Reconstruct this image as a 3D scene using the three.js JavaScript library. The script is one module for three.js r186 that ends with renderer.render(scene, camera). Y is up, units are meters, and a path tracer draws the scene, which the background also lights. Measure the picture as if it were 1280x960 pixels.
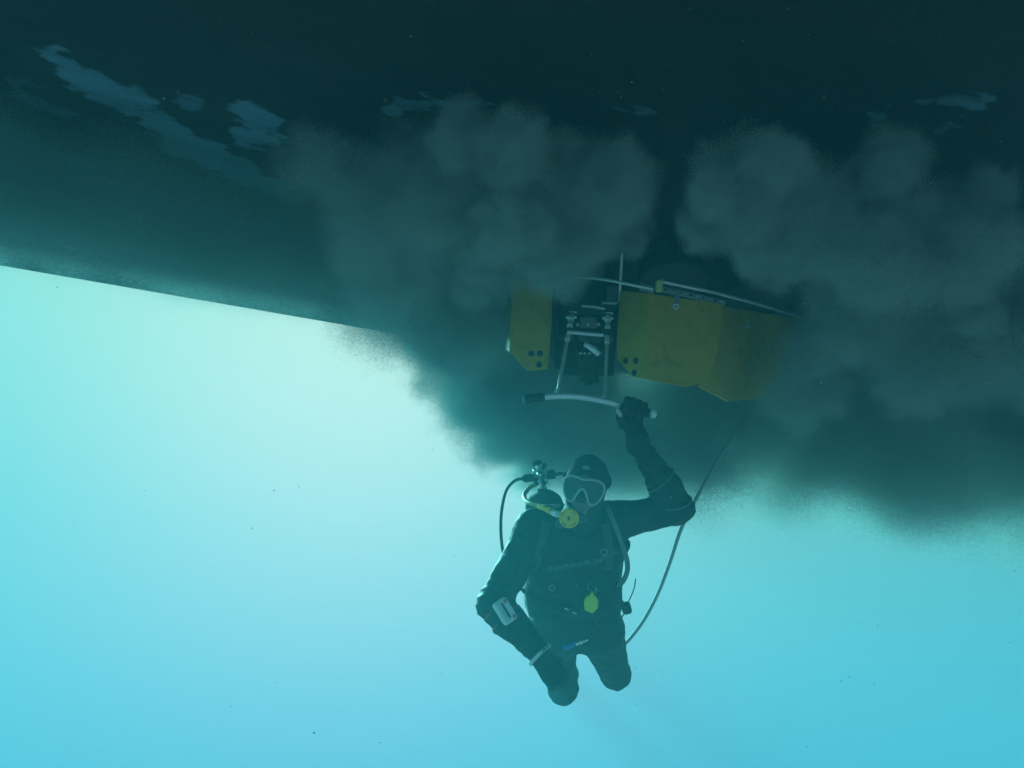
import * as THREE from 'three';
import { RoundedBoxGeometry } from 'three/addons/geometries/RoundedBoxGeometry.js';
import { ImprovedNoise } from 'three/addons/math/ImprovedNoise.js';
import { mergeGeometries, mergeVertices } from 'three/addons/utils/BufferGeometryUtils.js';

// ------------------------------------------------------------------ camera, sky, sun, haze, exposure
const PITCH = 28 * Math.PI / 180, FOV = 50, FOCAL = 480 / Math.tan(FOV * Math.PI / 360);
const scene = new THREE.Scene();
const camera = new THREE.PerspectiveCamera(FOV, 4 / 3, 0.05, 200);
camera.position.set(0, 0, 0);
camera.rotation.set(PITCH, 0, 0);
camera.updateMatrixWorld(true);

const renderer = new THREE.WebGLRenderer({ antialias: true });
renderer.toneMapping = THREE.LinearToneMapping;
renderer.toneMappingExposure = 3.7;
renderer.shadowMap.enabled = true;

const SUN = new THREE.Vector3(-0.320, 0.446, -0.827).normalize();
const GLOW = new THREE.Vector3(-0.20, 0.47, -0.88).normalize();
{
  // open water round the diver: bright green-blue towards the sunlit surface, deep blue towards the bottom
  const W = 512, H = 256, data = new Float32Array(W * H * 4), d = new THREE.Vector3();
  const stops = [[-1, [0.13, 0.19, 0.21]], [-0.25, [0.26, 0.42, 0.48]], [0.0, [0.105, 0.48, 0.75]], [0.14, [0.155, 0.61, 0.79]], [0.30, [0.22, 0.76, 0.77]], [0.5, [0.43, 0.96, 0.73]], [0.75, [0.6, 1.0, 0.94]], [1, [0.7, 1.1, 1.04]]];
  for (let r = 0; r < H; r++) for (let c = 0; c < W; c++) {
    const el = ((r + 0.5) / H - 0.5) * Math.PI, az = ((c + 0.5) / W - 0.5) * 2 * Math.PI;
    d.set(Math.cos(el) * Math.cos(az), Math.sin(el), Math.cos(el) * Math.sin(az));
    let k = 0; while (k < stops.length - 2 && d.y > stops[k + 1][0]) k++;
    let t = THREE.MathUtils.clamp((d.y - stops[k][0]) / (stops[k + 1][0] - stops[k][0]), 0, 1);
    const cs = d.dot(GLOW), g = Math.exp((cs - 1) * 18), g2 = Math.exp((cs - 1) * 2.2);
    const o = (r * W + c) * 4;
    for (let i = 0; i < 3; i++) {
      const b = 0.198 * (stops[k][1][i] * (1 - t) + stops[k + 1][1][i] * t);
      data[o + i] = b * (0.90 + 0.23 * g2) + g * [0.115, 0.045, 0.05][i];
    }
    data[o + 3] = 1;
  }
  const sky = new THREE.DataTexture(data, W, H, THREE.RGBAFormat, THREE.FloatType);
  sky.mapping = THREE.EquirectangularReflectionMapping; sky.magFilter = THREE.LinearFilter; sky.needsUpdate = true;
  scene.background = sky; scene.environment = sky;
}
const sun = new THREE.DirectionalLight(new THREE.Color().setRGB(0.28, 1.0, 0.95), 3.9);
sun.position.copy(SUN).multiplyScalar(20); sun.target.position.set(0, 0, -3);
sun.castShadow = true; sun.shadow.radius = 18;
Object.assign(sun.shadow.camera, { left: -12, right: 12, top: 12, bottom: -12, near: 1, far: 50 });
sun.name = 'sun'; sun.target.name = 'sun_target';
scene.add(sun, sun.target);
scene.fog = new THREE.FogExp2(new THREE.Color().setRGB(0.13, 0.82, 0.98), 0.063);

// ------------------------------------------------------------------ helpers
function rng(seed) { let s = seed >>> 0; return () => { s = (s + 0x6d2b79f5) | 0; let t = Math.imul(s ^ (s >>> 15), 1 | s); t = (t + Math.imul(t ^ (t >>> 7), 61 | t)) ^ t; return ((t ^ (t >>> 14)) >>> 0) / 4294967296; }; }
const V = (x, y, z) => new THREE.Vector3(x, y, z);
const clamp = (x, a = 0, b = 1) => Math.min(b, Math.max(a, x));
const sstep = (a, b, x) => { const t = clamp((x - a) / (b - a)); return t * t * (3 - 2 * t); };
const lerp = (a, b, t) => a + (b - a) * t;
const PERM = (() => { const r = rng(77), p = Array.from({ length: 256 }, (_, i) => i); for (let i = 255; i > 0; i--) { const j = Math.floor(r() * (i + 1)); [p[i], p[j]] = [p[j], p[i]]; } const q = new Uint8Array(512); for (let i = 0; i < 512; i++) q[i] = p[i & 255]; return q; })();
function vnoise(x, y, z) { // value noise 0..1
  const xi = Math.floor(x), yi = Math.floor(y), zi = Math.floor(z);
  let fx = x - xi, fy = y - yi, fz = z - zi; fx = fx * fx * (3 - 2 * fx); fy = fy * fy * (3 - 2 * fy); fz = fz * fz * (3 - 2 * fz);
  const X = xi & 255, Y = yi & 255, Z = zi & 255, h = (a, b, c) => PERM[PERM[PERM[a & 255] + (b & 255)] + (c & 255)];
  const a = lerp(lerp(h(X, Y, Z), h(X + 1, Y, Z), fx), lerp(h(X, Y + 1, Z), h(X + 1, Y + 1, Z), fx), fy);
  const b = lerp(lerp(h(X, Y, Z + 1), h(X + 1, Y, Z + 1), fx), lerp(h(X, Y + 1, Z + 1), h(X + 1, Y + 1, Z + 1), fx), fy);
  return lerp(a, b, fz) / 255;
}
function fbm(x, y, z, n = 4) { let s = 0, a = 0.5, t = 0; for (let i = 0; i < n; i++) { s += a * vnoise(x, y, z); t += a; a *= 0.5; x = x * 2.03 + 7.1; y = y * 2.03 + 3.7; z = z * 2.03 + 1.3; } return s / t; }
// a point of the place from a bearing in the picture (1280 x 960) and a depth along the view axis
const camQ = camera.quaternion.clone();
const at = (px, py, depth) => V((px - 640) / FOCAL * depth, (480 - py) / FOCAL * depth, -depth).applyQuaternion(camQ);
const dirC = (x, y, z) => V(x, y, z).applyQuaternion(camQ);           // right, up, towards the viewer
const taken = {};
function numbered(n) { taken[n] = (taken[n] ?? 0) + 1; return taken[n] === 1 ? n : n + '_' + String(taken[n] - 1).padStart(3, '0'); }
function tag(o, label, category, group, kind) { o.userData.label = label; if (category) o.userData.category = category; if (group) o.userData.group = group; if (kind) o.userData.kind = kind; return o; }
function thing(name, pos, label, category, group) { const g = new THREE.Group(); g.name = numbered(name); g.position.copy(pos); scene.add(g); g.updateMatrixWorld(true); return tag(g, label, category, group); }
// geometry given in the place's own coordinates, stored in those of its thing
function part(name, geo, mat, parent = scene) {
  if (Array.isArray(geo)) geo = merge(geo);
  if (parent !== scene) { parent.updateWorldMatrix(true, false); geo = geo.clone().applyMatrix4(parent.matrixWorld.clone().invert()); }
  const m = new THREE.Mesh(geo, mat); m.name = parent === scene ? numbered(name) : name; m.castShadow = m.receiveShadow = true; parent.add(m); return m;
}
function merge(list) {
  const gs = list.map((g) => { let q = g.index ? g.toNonIndexed() : g.clone(); for (const k of Object.keys(q.attributes)) if (!['position', 'normal', 'uv'].includes(k)) q.deleteAttribute(k); if (!q.attributes.uv) q.setAttribute('uv', new THREE.BufferAttribute(new Float32Array(q.attributes.position.count * 2), 2)); return q; });
  return gs.length === 1 ? gs[0] : mergeGeometries(gs);
}
// frame from a direction (local y) and a hint for local z
function frame(pos, yDir, zHint) {
  const y = yDir.clone().normalize(), x = new THREE.Vector3().crossVectors(y, zHint).normalize(), z = new THREE.Vector3().crossVectors(x, y);
  return new THREE.Matrix4().makeBasis(x, y, z).setPosition(pos);
}
function tubeAlong(pts, r, seg = 40, rad = 10, caps = true) {
  const curve = pts.length === 2 ? new THREE.LineCurve3(pts[0], pts[1]) : new THREE.CatmullRomCurve3(pts, false, 'centripetal');
  const g = new THREE.TubeGeometry(curve, pts.length === 2 ? 1 : seg, r, rad, false);
  if (!caps) return g;
  const out = [g];
  for (const e of [0, 1]) { const s = new THREE.SphereGeometry(r, rad, 6); s.scale(1, 1, 1); s.translate(...curve.getPoint(e).toArray()); out.push(s); }
  return merge(out);
}
function cyl(a, b, ra, rb = ra, rad = 20, bev = 0.002) { // a rod with turned edges from a to b
  const L = a.distanceTo(b), e = Math.min(bev, L * 0.3, ra * 0.5, rb * 0.5);
  const g = new THREE.LatheGeometry([[0, 0], [ra - e, 0], [ra, e], [rb, L - e], [rb - e, L], [0, L]].map((p) => new THREE.Vector2(Math.max(0, p[0]), p[1])), rad);
  const f = toCreased(g);
  const h = Math.abs(b.clone().sub(a).normalize().dot(V(0, 0, 1))) > 0.9 ? V(1, 0, 0) : V(0, 0, 1);
  return f.applyMatrix4(frame(a, b.clone().sub(a), h));
}
import { toCreasedNormals } from 'three/addons/utils/BufferGeometryUtils.js';
function toCreased(g, a = 0.6) { return toCreasedNormals(g.index ? g.toNonIndexed() : g, a); }
function box(w, h, d, m, r = 0.004) { return new RoundedBoxGeometry(w, h, d, 2, Math.min(r, w / 2.1, h / 2.1, d / 2.1)).applyMatrix4(m); }
function boxAlong(a, b, w, t, zHint, r = 0.003) { const L = a.distanceTo(b); return box(w, L, t, frame(a.clone().lerp(b, 0.5), b.clone().sub(a), zHint), r); }
// surface nets over a signed distance, cells of size h between lo and hi; normals from the field
function mesher(sdf, lo, hi, h) {
  const nx = Math.ceil((hi.x - lo.x) / h) + 1, ny = Math.ceil((hi.y - lo.y) / h) + 1, nz = Math.ceil((hi.z - lo.z) / h) + 1;
  const F = new Float32Array(nx * ny * nz), I = (i, j, k) => i + nx * (j + ny * k);
  for (let k = 0; k < nz; k++) for (let j = 0; j < ny; j++) for (let i = 0; i < nx; i++) F[I(i, j, k)] = sdf(lo.x + i * h, lo.y + j * h, lo.z + k * h);
  const vid = new Int32Array(nx * ny * nz).fill(-1), pos = [], idx = [];
  for (let k = 0; k < nz - 1; k++) for (let j = 0; j < ny - 1; j++) for (let i = 0; i < nx - 1; i++) {
    let n = 0, sx = 0, sy = 0, sz = 0, m = 0;
    const c = [F[I(i, j, k)], F[I(i + 1, j, k)], F[I(i, j + 1, k)], F[I(i + 1, j + 1, k)], F[I(i, j, k + 1)], F[I(i + 1, j, k + 1)], F[I(i, j + 1, k + 1)], F[I(i + 1, j + 1, k + 1)]];
    for (let q = 0; q < 8; q++) if (c[q] < 0) m++;
    if (m === 0 || m === 8) continue;
    for (const [a, b] of EDGES) if ((c[a] < 0) !== (c[b] < 0)) { const t = c[a] / (c[a] - c[b]); sx += lerp(a & 1, b & 1, t); sy += lerp((a >> 1) & 1, (b >> 1) & 1, t); sz += lerp(a >> 2, b >> 2, t); n++; }
    vid[I(i, j, k)] = pos.length / 3; pos.push(lo.x + (i + sx / n) * h, lo.y + (j + sy / n) * h, lo.z + (k + sz / n) * h);
  }
  const quad = (a, b, c, d, f) => { if (a < 0 || b < 0 || c < 0 || d < 0) return; f ? idx.push(a, b, c, a, c, d) : idx.push(a, c, b, a, d, c); };
  for (let k = 1; k < nz - 1; k++) for (let j = 1; j < ny - 1; j++) for (let i = 1; i < nx - 1; i++) {
    const s = F[I(i, j, k)] < 0;
    if (s !== F[I(i + 1, j, k)] < 0) quad(vid[I(i, j - 1, k - 1)], vid[I(i, j, k - 1)], vid[I(i, j, k)], vid[I(i, j - 1, k)], s);
    if (s !== F[I(i, j + 1, k)] < 0) quad(vid[I(i - 1, j, k - 1)], vid[I(i - 1, j, k)], vid[I(i, j, k)], vid[I(i, j, k - 1)], s);
    if (s !== F[I(i, j, k + 1)] < 0) quad(vid[I(i - 1, j - 1, k)], vid[I(i, j - 1, k)], vid[I(i, j, k)], vid[I(i - 1, j, k)], s);
  }
  const nor = new Float32Array(pos.length), e = h * 0.5;
  for (let q = 0; q < pos.length; q += 3) {
    const x = pos[q], y = pos[q + 1], z = pos[q + 2], a = sdf(x + e, y, z) - sdf(x - e, y, z), b = sdf(x, y + e, z) - sdf(x, y - e, z), c = sdf(x, y, z + e) - sdf(x, y, z - e), l = Math.hypot(a, b, c) || 1;
    nor[q] = a / l; nor[q + 1] = b / l; nor[q + 2] = c / l;
  }
  const uv = new Float32Array(pos.length / 3 * 2); for (let q = 0; q < uv.length / 2; q++) { uv[q * 2] = pos[q * 3] + pos[q * 3 + 2] * 0.7; uv[q * 2 + 1] = pos[q * 3 + 1] + pos[q * 3 + 2] * 0.3; }
  const g = new THREE.BufferGeometry();
  g.setAttribute('position', new THREE.BufferAttribute(new Float32Array(pos), 3)); g.setAttribute('normal', new THREE.BufferAttribute(nor, 3)); g.setAttribute('uv', new THREE.BufferAttribute(uv, 2));
  g.setIndex(idx); return g;
}
const EDGES = [[0, 1], [2, 3], [4, 5], [6, 7], [0, 2], [1, 3], [4, 6], [5, 7], [0, 4], [1, 5], [2, 6], [3, 7]];
const smin = (a, b, k) => { const h = Math.max(k - Math.abs(a - b), 0) / k; return Math.min(a, b) - h * h * k * 0.25; };
const smax = (a, b, k) => -smin(-a, -b, k);
// tapered capsule between points a and b
function cone(a, b, ra, rb) { const bx = b.x - a.x, by = b.y - a.y, bz = b.z - a.z, L2 = bx * bx + by * by + bz * bz || 1e-9; return (x, y, z) => { const px = x - a.x, py = y - a.y, pz = z - a.z, t = clamp((px * bx + py * by + pz * bz) / L2); return Math.hypot(px - bx * t, py - by * t, pz - bz * t) - (ra + (rb - ra) * t); }; }
// grey noise texture for relief and wear
function noiseTex(size, fn, srgb = false) {
  const d = new Uint8Array(size * size * 4);
  for (let y = 0; y < size; y++) for (let x = 0; x < size; x++) { const c = fn(x / size, y / size), o = (y * size + x) * 4; for (let i = 0; i < 3; i++) d[o + i] = clamp(Array.isArray(c) ? c[i] : c) * 255; d[o + 3] = 255; }
  const t = new THREE.DataTexture(d, size, size); t.wrapS = t.wrapT = THREE.RepeatWrapping; t.magFilter = THREE.LinearFilter; if (srgb) t.colorSpace = THREE.SRGBColorSpace; t.needsUpdate = true; return t;
}
const rgb = (r, g, b) => new THREE.Color().setRGB(r, g, b);
const std = (c, rough, metal = 0, more = {}) => new THREE.MeshStandardMaterial({ color: c, roughness: rough, metalness: metal, ...more });

// ------------------------------------------------------------------ the ship's bottom overhead
const HULL_Y = 2.2;
function onHull(px, py) { const d = at(px, py, 1); return d.multiplyScalar(HULL_Y / d.y); }
const hullA = onHull(0, 332), hullB = onHull(480, 415);
const hullU = hullB.clone().sub(hullA).normalize();               // along the far edge, to the right
const hullW = V(-hullU.z, 0, hullU.x);                             // across, towards the viewer
if (hullW.z < 0) hullW.negate();
const toHull = (p) => { const q = p.clone().sub(hullA); return [q.dot(hullU), q.dot(hullW)]; };
{
  // colour of the bottom paint: dark antifouling, slime mottling, scraped and regrown patches where they are
  const TW = 2048, TH = 1024, SX = 8.4, SY = 4.2, X0 = -1.6, Y0 = -0.1;
  const px = new Uint8Array(TW * TH * 4);
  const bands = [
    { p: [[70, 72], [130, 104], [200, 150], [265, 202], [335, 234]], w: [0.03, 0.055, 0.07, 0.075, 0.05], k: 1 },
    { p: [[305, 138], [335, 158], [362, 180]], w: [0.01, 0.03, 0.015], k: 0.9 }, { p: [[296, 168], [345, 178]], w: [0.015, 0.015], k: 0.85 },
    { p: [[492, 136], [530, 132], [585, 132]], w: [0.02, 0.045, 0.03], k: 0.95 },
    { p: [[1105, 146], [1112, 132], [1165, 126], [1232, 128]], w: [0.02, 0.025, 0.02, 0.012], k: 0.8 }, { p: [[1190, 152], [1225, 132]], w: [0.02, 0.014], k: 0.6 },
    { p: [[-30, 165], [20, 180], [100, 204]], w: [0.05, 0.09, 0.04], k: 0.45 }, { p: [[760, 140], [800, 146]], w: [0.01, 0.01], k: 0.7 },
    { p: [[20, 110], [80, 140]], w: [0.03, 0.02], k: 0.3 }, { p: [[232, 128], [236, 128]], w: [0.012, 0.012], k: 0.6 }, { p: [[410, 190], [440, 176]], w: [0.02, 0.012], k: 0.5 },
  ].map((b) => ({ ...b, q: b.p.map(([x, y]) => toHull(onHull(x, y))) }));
  const scr = [[[78, 306], [114, 317], 0.006], [[122, 224], [134, 227], 0.008], [[134, 226], [149, 229], 0.013], [[640, 148], [660, 151], 0.003]].map(([a, b, w]) => [toHull(onHull(...a)), toHull(onHull(...b)), w]);
  const seg = (x, y, a, b, wa, wb) => { const bx = b[0] - a[0], by = b[1] - a[1], t = clamp(((x - a[0]) * bx + (y - a[1]) * by) / (bx * bx + by * by + 1e-9)); return Math.hypot(x - a[0] - bx * t, y - a[1] - by * t) - lerp(wa, wb, t); };
  for (let j = 0; j < TH; j++) for (let i = 0; i < TW; i++) {
    const x = X0 + (i + 0.5) / TW * SX, y = Y0 + (j + 0.5) / TH * SY;
    const n1 = fbm(x * 1.3, y * 2.6, 3, 5), n2 = fbm(x * 9, y * 22, 8, 4), n3 = vnoise(x * 70, y * 110, 2);
    let c = [0.021, 0.016, 0.013].map((v, q) => v * (0.45 + 1.1 * n1) * (0.6 + 0.8 * n2) * (0.8 + 0.4 * n3));
    const fl = sstep(0.60, 0.68, fbm(x * 6 + 40, y * 12, 5, 5)); // slime islands
    c = c.map((v, q) => lerp(v, [0.025, 0.028, 0.025][q], fl * 0.5));
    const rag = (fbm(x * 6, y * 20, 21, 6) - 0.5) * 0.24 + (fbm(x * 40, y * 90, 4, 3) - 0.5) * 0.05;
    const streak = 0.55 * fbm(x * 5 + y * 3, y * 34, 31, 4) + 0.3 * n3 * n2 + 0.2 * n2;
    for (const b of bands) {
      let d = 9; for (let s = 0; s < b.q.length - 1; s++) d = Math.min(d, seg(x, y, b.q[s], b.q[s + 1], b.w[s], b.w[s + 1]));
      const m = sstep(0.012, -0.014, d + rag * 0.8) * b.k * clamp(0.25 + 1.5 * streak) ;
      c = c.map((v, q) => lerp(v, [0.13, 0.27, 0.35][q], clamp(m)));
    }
    for (const [a, b, w] of scr) if (seg(x, y, a, b, w, w * 0.5) + (n3 - 0.5) * w < 0) c = [0.5, 0.52, 0.5];
    const o = (j * TW + i) * 4; for (let q = 0; q < 3; q++) px[o + q] = 255 * (c[q] <= 0.0031308 ? 12.92 * c[q] : 1.055 * Math.pow(c[q], 1 / 2.4) - 0.055); px[o + 3] = 255;
  }
  const map = new THREE.DataTexture(px, TW, TH); map.colorSpace = THREE.SRGBColorSpace; map.magFilter = THREE.LinearFilter; map.wrapS = map.wrapT = THREE.MirroredRepeatWrapping; map.needsUpdate = true;
  const bump = noiseTex(512, (u, v) => 0.6 * fbm(u * 16, v * 16, 1, 4) + 0.4 * vnoise(u * 90, v * 90, 5)); bump.repeat.set(SX / 0.8, SY / 0.8);
  const M = std(0xffffff, 0.85, 0, { map, bumpMap: bump, bumpScale: 0.006 });
  // cross section from the far deck edge down the side, round the bilge and across the flat bottom
  const prof = [], R = 0.10, TOP = 2.4, WID = 10;
  prof.push([0, TOP], [0, 1.2], [0, R + 0.3]);
  for (let a = 0; a <= 6; a++) { const t = a / 6 * Math.PI / 2; prof.push([R - R * Math.cos(t), R - R * Math.sin(t)]); }
  for (let a = 1; a <= 120; a++) prof.push([R + (WID - 2 * R) * Math.pow(a / 120, 1.4), 0]);
  prof.push([WID, R], [WID, TOP]);
  const NL = 200, L0 = -3.0, L1 = 6.6, pos = [], uv = [], idx = [], K = prof.length;
  for (let i = 0; i <= NL; i++) for (let k = 0; k < K; k++) {
    const l = lerp(L0, L1, i / NL), [w, y] = prof[k];
    const dent = y < 0.2 ? (fbm(l * 0.7, w * 0.7, 9, 3) - 0.5) * 0.035 * sstep(0, 0.6, w) : 0;
    const p = hullA.clone().addScaledVector(hullU, l).addScaledVector(hullW, w - 0.07); p.y = HULL_Y + y + Math.max(-0.004, dent);
    pos.push(p.x, p.y, p.z); uv.push((l - X0) / SX, ((y > 0.2 ? -y : w - 0.07) - Y0) / SY);
  }
  for (let i = 0; i < NL; i++) for (let k = 0; k < K - 1; k++) { const a = i * K + k, b = a + K; idx.push(a, a + 1, b, b, a + 1, b + 1); }
  const bottom = new THREE.BufferGeometry();
  bottom.setAttribute('position', new THREE.Float32BufferAttribute(pos, 3)); bottom.setAttribute('uv', new THREE.Float32BufferAttribute(uv, 2)); bottom.setIndex(idx); bottom.computeVertexNormals();
  const hull = thing('ship_hull', hullA.clone(), 'dark fouled flat ship bottom spanning the whole upper part of the view', 'ship hull');
  part('bottom_shell', bottom, M, hull);
  { // barnacles and worm tubes dotted over the bottom
    const r = rng(90), g = [];
    for (let i = 0; i < 300; i++) {
      const l = -1.5 + 8 * r(), w = 0.15 + 3.6 * r(); if (fbm(l * 1.1, w * 1.6, 17, 3) < 0.47) continue;
      const q = 0.0025 + 0.006 * Math.pow(r(), 3), p = hullA.clone().addScaledVector(hullU, l).addScaledVector(hullW, w), c = new THREE.CylinderGeometry(q, q * 0.45, q * 1.1, 7, 1);
      g.push(c.rotateX((r() - 0.5) * 0.4).translate(p.x, HULL_Y - q * 0.45, p.z));
    }
    part('barnacles', g, std(rgb(0.13, 0.135, 0.12), 0.9), hull).userData.kind = 'stuff';
  }
  const deck = [], deckIdx = [];
  const corner = (l, w, y) => hullA.clone().addScaledVector(hullU, l).addScaledVector(hullW, w - 0.07).setY(HULL_Y + y);
  const slab = new THREE.BufferGeometry();
  for (const [l, w, y] of [[L0, 0, TOP], [L1, 0, TOP], [L1, WID, TOP], [L0, WID, TOP]]) deck.push(...corner(l, w, y).toArray());
  deckIdx.push(0, 1, 2, 0, 2, 3);
  for (const l of [L0, L1]) { const o = deck.length / 3; for (const [w, y] of [[0, TOP], [0, R], [R, 0], [WID - R, 0], [WID, R], [WID, TOP]]) deck.push(...corner(l, w, y).toArray()); for (let q = 1; q < 5; q++) deckIdx.push(o, o + q, o + q + 1); }
  slab.setAttribute('position', new THREE.Float32BufferAttribute(deck, 3)); slab.setIndex(deckIdx); slab.computeVertexNormals();
  part('deck_and_ends', slab.toNonIndexed(), std(rgb(0.05, 0.055, 0.055), 0.8), hull);
}

// ------------------------------------------------------------------ billowing silt: clouds of fine flakes, each puff tens of thousands of tiny faces through its volume
const SILT = new THREE.MeshStandardMaterial({ color: rgb(0.40, 0.50, 0.46), roughness: 1 });
const GN = new ImprovedNoise();
function puffGeometry(n, s, seed, inner, rough) { // a ball of radius 1 filled with flakes of size s, thinning from the inner radius outward
  const r = rng(seed), pos = new Float32Array(n * 9), p = V(), a = V(), b = V(), c = V(), ox = seed * 1.7;
  for (let i = 0; i < n; ) {
    const u = r() * 2 - 1, ph = r() * 6.2832, q = Math.sqrt(1 - u * u), e = Math.cbrt(r());
    p.set(q * Math.cos(ph), u, q * Math.sin(ph)).multiplyScalar(e);
    const w = 0.42 * GN.noise(p.x * 1.6 + ox, p.y * 1.6, p.z * 1.6) + 0.24 * GN.noise(p.x * 3.7, p.y * 3.7 + ox, p.z * 3.7) + 0.12 * GN.noise(p.x * 8, p.y * 8, p.z * 8 + ox);
    if (r() > sstep(0.92, inner, e + w * rough)) continue;
    a.set(r() * 2 - 1, r() * 2 - 1, r() * 2 - 1).normalize(); c.set(r() * 2 - 1, r() * 2 - 1, r() * 2 - 1); b.crossVectors(a, c).normalize();
    const t = s * (0.6 + 0.8 * r()) * 0.577, o = i * 9;
    for (let k = 0; k < 3; k++) { const ca = Math.cos(k * 2.0944) * t, sb = Math.sin(k * 2.0944) * t; pos[o + k * 3] = p.x + a.x * ca + b.x * sb; pos[o + k * 3 + 1] = p.y + a.y * ca + b.y * sb; pos[o + k * 3 + 2] = p.z + a.z * ca + b.z * sb; }
    i++;
  }
  const g = new THREE.BufferGeometry(); g.setAttribute('position', new THREE.BufferAttribute(pos, 3)); return g;
}
const BILLOW = puffGeometry(210000, 0.0073, 3, 0.22, 0.6), WISP = puffGeometry(190000, 0.0048, 4, 0.05, 0.7);
const FINE = new THREE.MeshPhysicalMaterial({ color: rgb(0.40, 0.50, 0.46), roughness: 1, transmission: 0.5, thickness: 0, ior: 1.05 }), AIRY = FINE.clone(), VEIL = puffGeometry(90000, 0.0055, 6, 0.0, 0.35), THIN = puffGeometry(45000, 0.0050, 8, 0.0, 0.3);
AIRY.transmission = 0.8;
// lobes: [px, py, depth, radius]; smaller billows bud from them so that the outline rolls like cauliflower
function plume(name, label, geo, seeds, seed, buds, twigs, size = [0.28, 0.3], mat = SILT) {
  const r = rng(seed), list = [], rnd = () => V(r() * 2 - 1, r() * 2 - 1, r() * 2 - 1);
  const put = (c, R) => { if (c.y + R * 0.25 > HULL_Y) c.y = HULL_Y - R * 0.25; list.push(new THREE.Matrix4().compose(c, new THREE.Quaternion().setFromAxisAngle(rnd().normalize(), r() * 6.28), V(R, R * (0.85 + 0.3 * r()), R))); };
  for (const [px, py, d, R] of seeds) {
    const c = at(px, py, d); put(c.clone(), R);
    for (let i = 0; i < buds; i++) {
      const v = rnd().normalize(), rr = R * (size[0] + size[1] * r()), cc = c.clone().addScaledVector(v, R * 0.8); put(cc.clone(), rr);
      for (let j = 0; j < twigs; j++) { const w = rnd().addScaledVector(v, 0.7).normalize(); put(cc.clone().addScaledVector(w, rr * 0.85), rr * (0.35 + 0.3 * r())); }
    }
  }
  const m = new THREE.InstancedMesh(geo, mat, list.length); list.forEach((q, i) => m.setMatrixAt(i, q)); m.name = numbered(name); m.castShadow = m.receiveShadow = true; scene.add(m);
  return tag(m, label, 'silt cloud', null, 'stuff');
}
plume('silt_cloud', 'pale billowing silt cloud under the hull left of the yellow cart', BILLOW,
  [[625, 225, 2.74, 0.25], [590, 255, 2.8, 0.19], [668, 275, 2.84, 0.24], [628, 318, 3.02, 0.2], [735, 240, 2.9, 0.24], [775, 262, 3.06, 0.17], [692, 300, 3.1, 0.16], [555, 395, 3.6, 0.2]], 11, 6, 0, [0.42, 0.3]);
plume('silt_cloud', 'thin hazy silt drifting under the hull toward the bright water', WISP,
  [[455, 240, 2.85, 0.25], [480, 290, 3.05, 0.26], [535, 275, 2.95, 0.32], [550, 340, 3.5, 0.38], [620, 430, 4.1, 0.42], [560, 385, 3.8, 0.28], [530, 412, 3.75, 0.17], [555, 440, 3.8, 0.19], [585, 478, 3.9, 0.19], [612, 515, 4.0, 0.19], [635, 550, 4.1, 0.17], [545, 425, 3.75, 0.15], [600, 495, 3.95, 0.16], [660, 550, 4.3, 0.22], [700, 560, 4.4, 0.24], [655, 490, 4.3, 0.38], [690, 400, 4.2, 0.42], [640, 460, 4.2, 0.36], [670, 450, 4.2, 0.4], [1020, 452, 3.42, 0.24], [1015, 405, 3.4, 0.12], [1020, 492, 3.4, 0.14]], 12, 4, 0, [0.62, 0.3]);
plume('silt_cloud', 'dim billowing silt cloud under the hull right of the yellow cart', BILLOW,
  [[925, 230, 2.74, 0.23], [1005, 265, 2.74, 0.25], [1105, 285, 2.74, 0.25], [1190, 285, 2.8, 0.2], [1040, 320, 2.92, 0.25], [1125, 325, 2.82, 0.3], [1055, 395, 3.15, 0.18], [1115, 410, 3.05, 0.25], [1205, 425, 3.05, 0.3], [970, 295, 2.95, 0.18], [1290, 430, 3.05, 0.32]], 29, 6, 0, [0.42, 0.3]);
plume('silt_cloud', 'dark bank of silt hanging behind the cart and the diver to the right', WISP,
  [[700, 480, 4.3, 0.46], [750, 500, 4.4, 0.5], [690, 535, 4.4, 0.34], [728, 545, 4.4, 0.27], [810, 490, 4.5, 0.56], [845, 535, 4.5, 0.36], [880, 500, 4.5, 0.6], [950, 510, 4.5, 0.62], [1020, 515, 4.4, 0.62], [1100, 520, 4.4, 0.62], [1190, 525, 4.3, 0.62], [1280, 525, 4.2, 0.62], [890, 430, 4.2, 0.56], [1060, 450, 4.0, 0.56], [1180, 450, 3.9, 0.56], [1350, 510, 4.1, 0.6], [980, 550, 4.4, 0.44], [1265, 545, 4.3, 0.52], [1330, 545, 4.2, 0.52]], 37, 4, 0, [0.5, 0.3], FINE);
{
  const r = rng(43), veil = [], fringe = [];
  for (let i = 0; i < 95; i++) { const x = -160 + i * 6.8 + 30 * (r() - 0.5), up = 25 + 120 * Math.pow(r(), 1.3); veil.push([x, 332 + 0.173 * x - up, 2.75 + (x + 160) * 0.0009 - Math.max(0, up) * 0.0006, 0.15 + 0.0009 * up + 0.05 * r()]); }  // added flakes that catch the sun, standing in for the glow along the hull edge
  plume('silt_cloud', 'faint veil of fine silt drifting under the ship\'s straight far edge', THIN, veil, 41, 0, 0, [0.5, 0.3], AIRY);
  for (let i = 0; i < 36; i++) { const x = 690 + i * 18 + 30 * (r() - 0.5); fringe.push([x, 545 + 0.13 * (x - 690) + 75 * (r() - 0.4), 4.2 + 0.4 * r(), 0.24 + 0.14 * r()]); }
  plume('silt_cloud', 'soft lower fringe of the silt bank fading into bright water at right', VEIL, fringe, 47, 0, 0, [0.5, 0.3], FINE);
}

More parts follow.
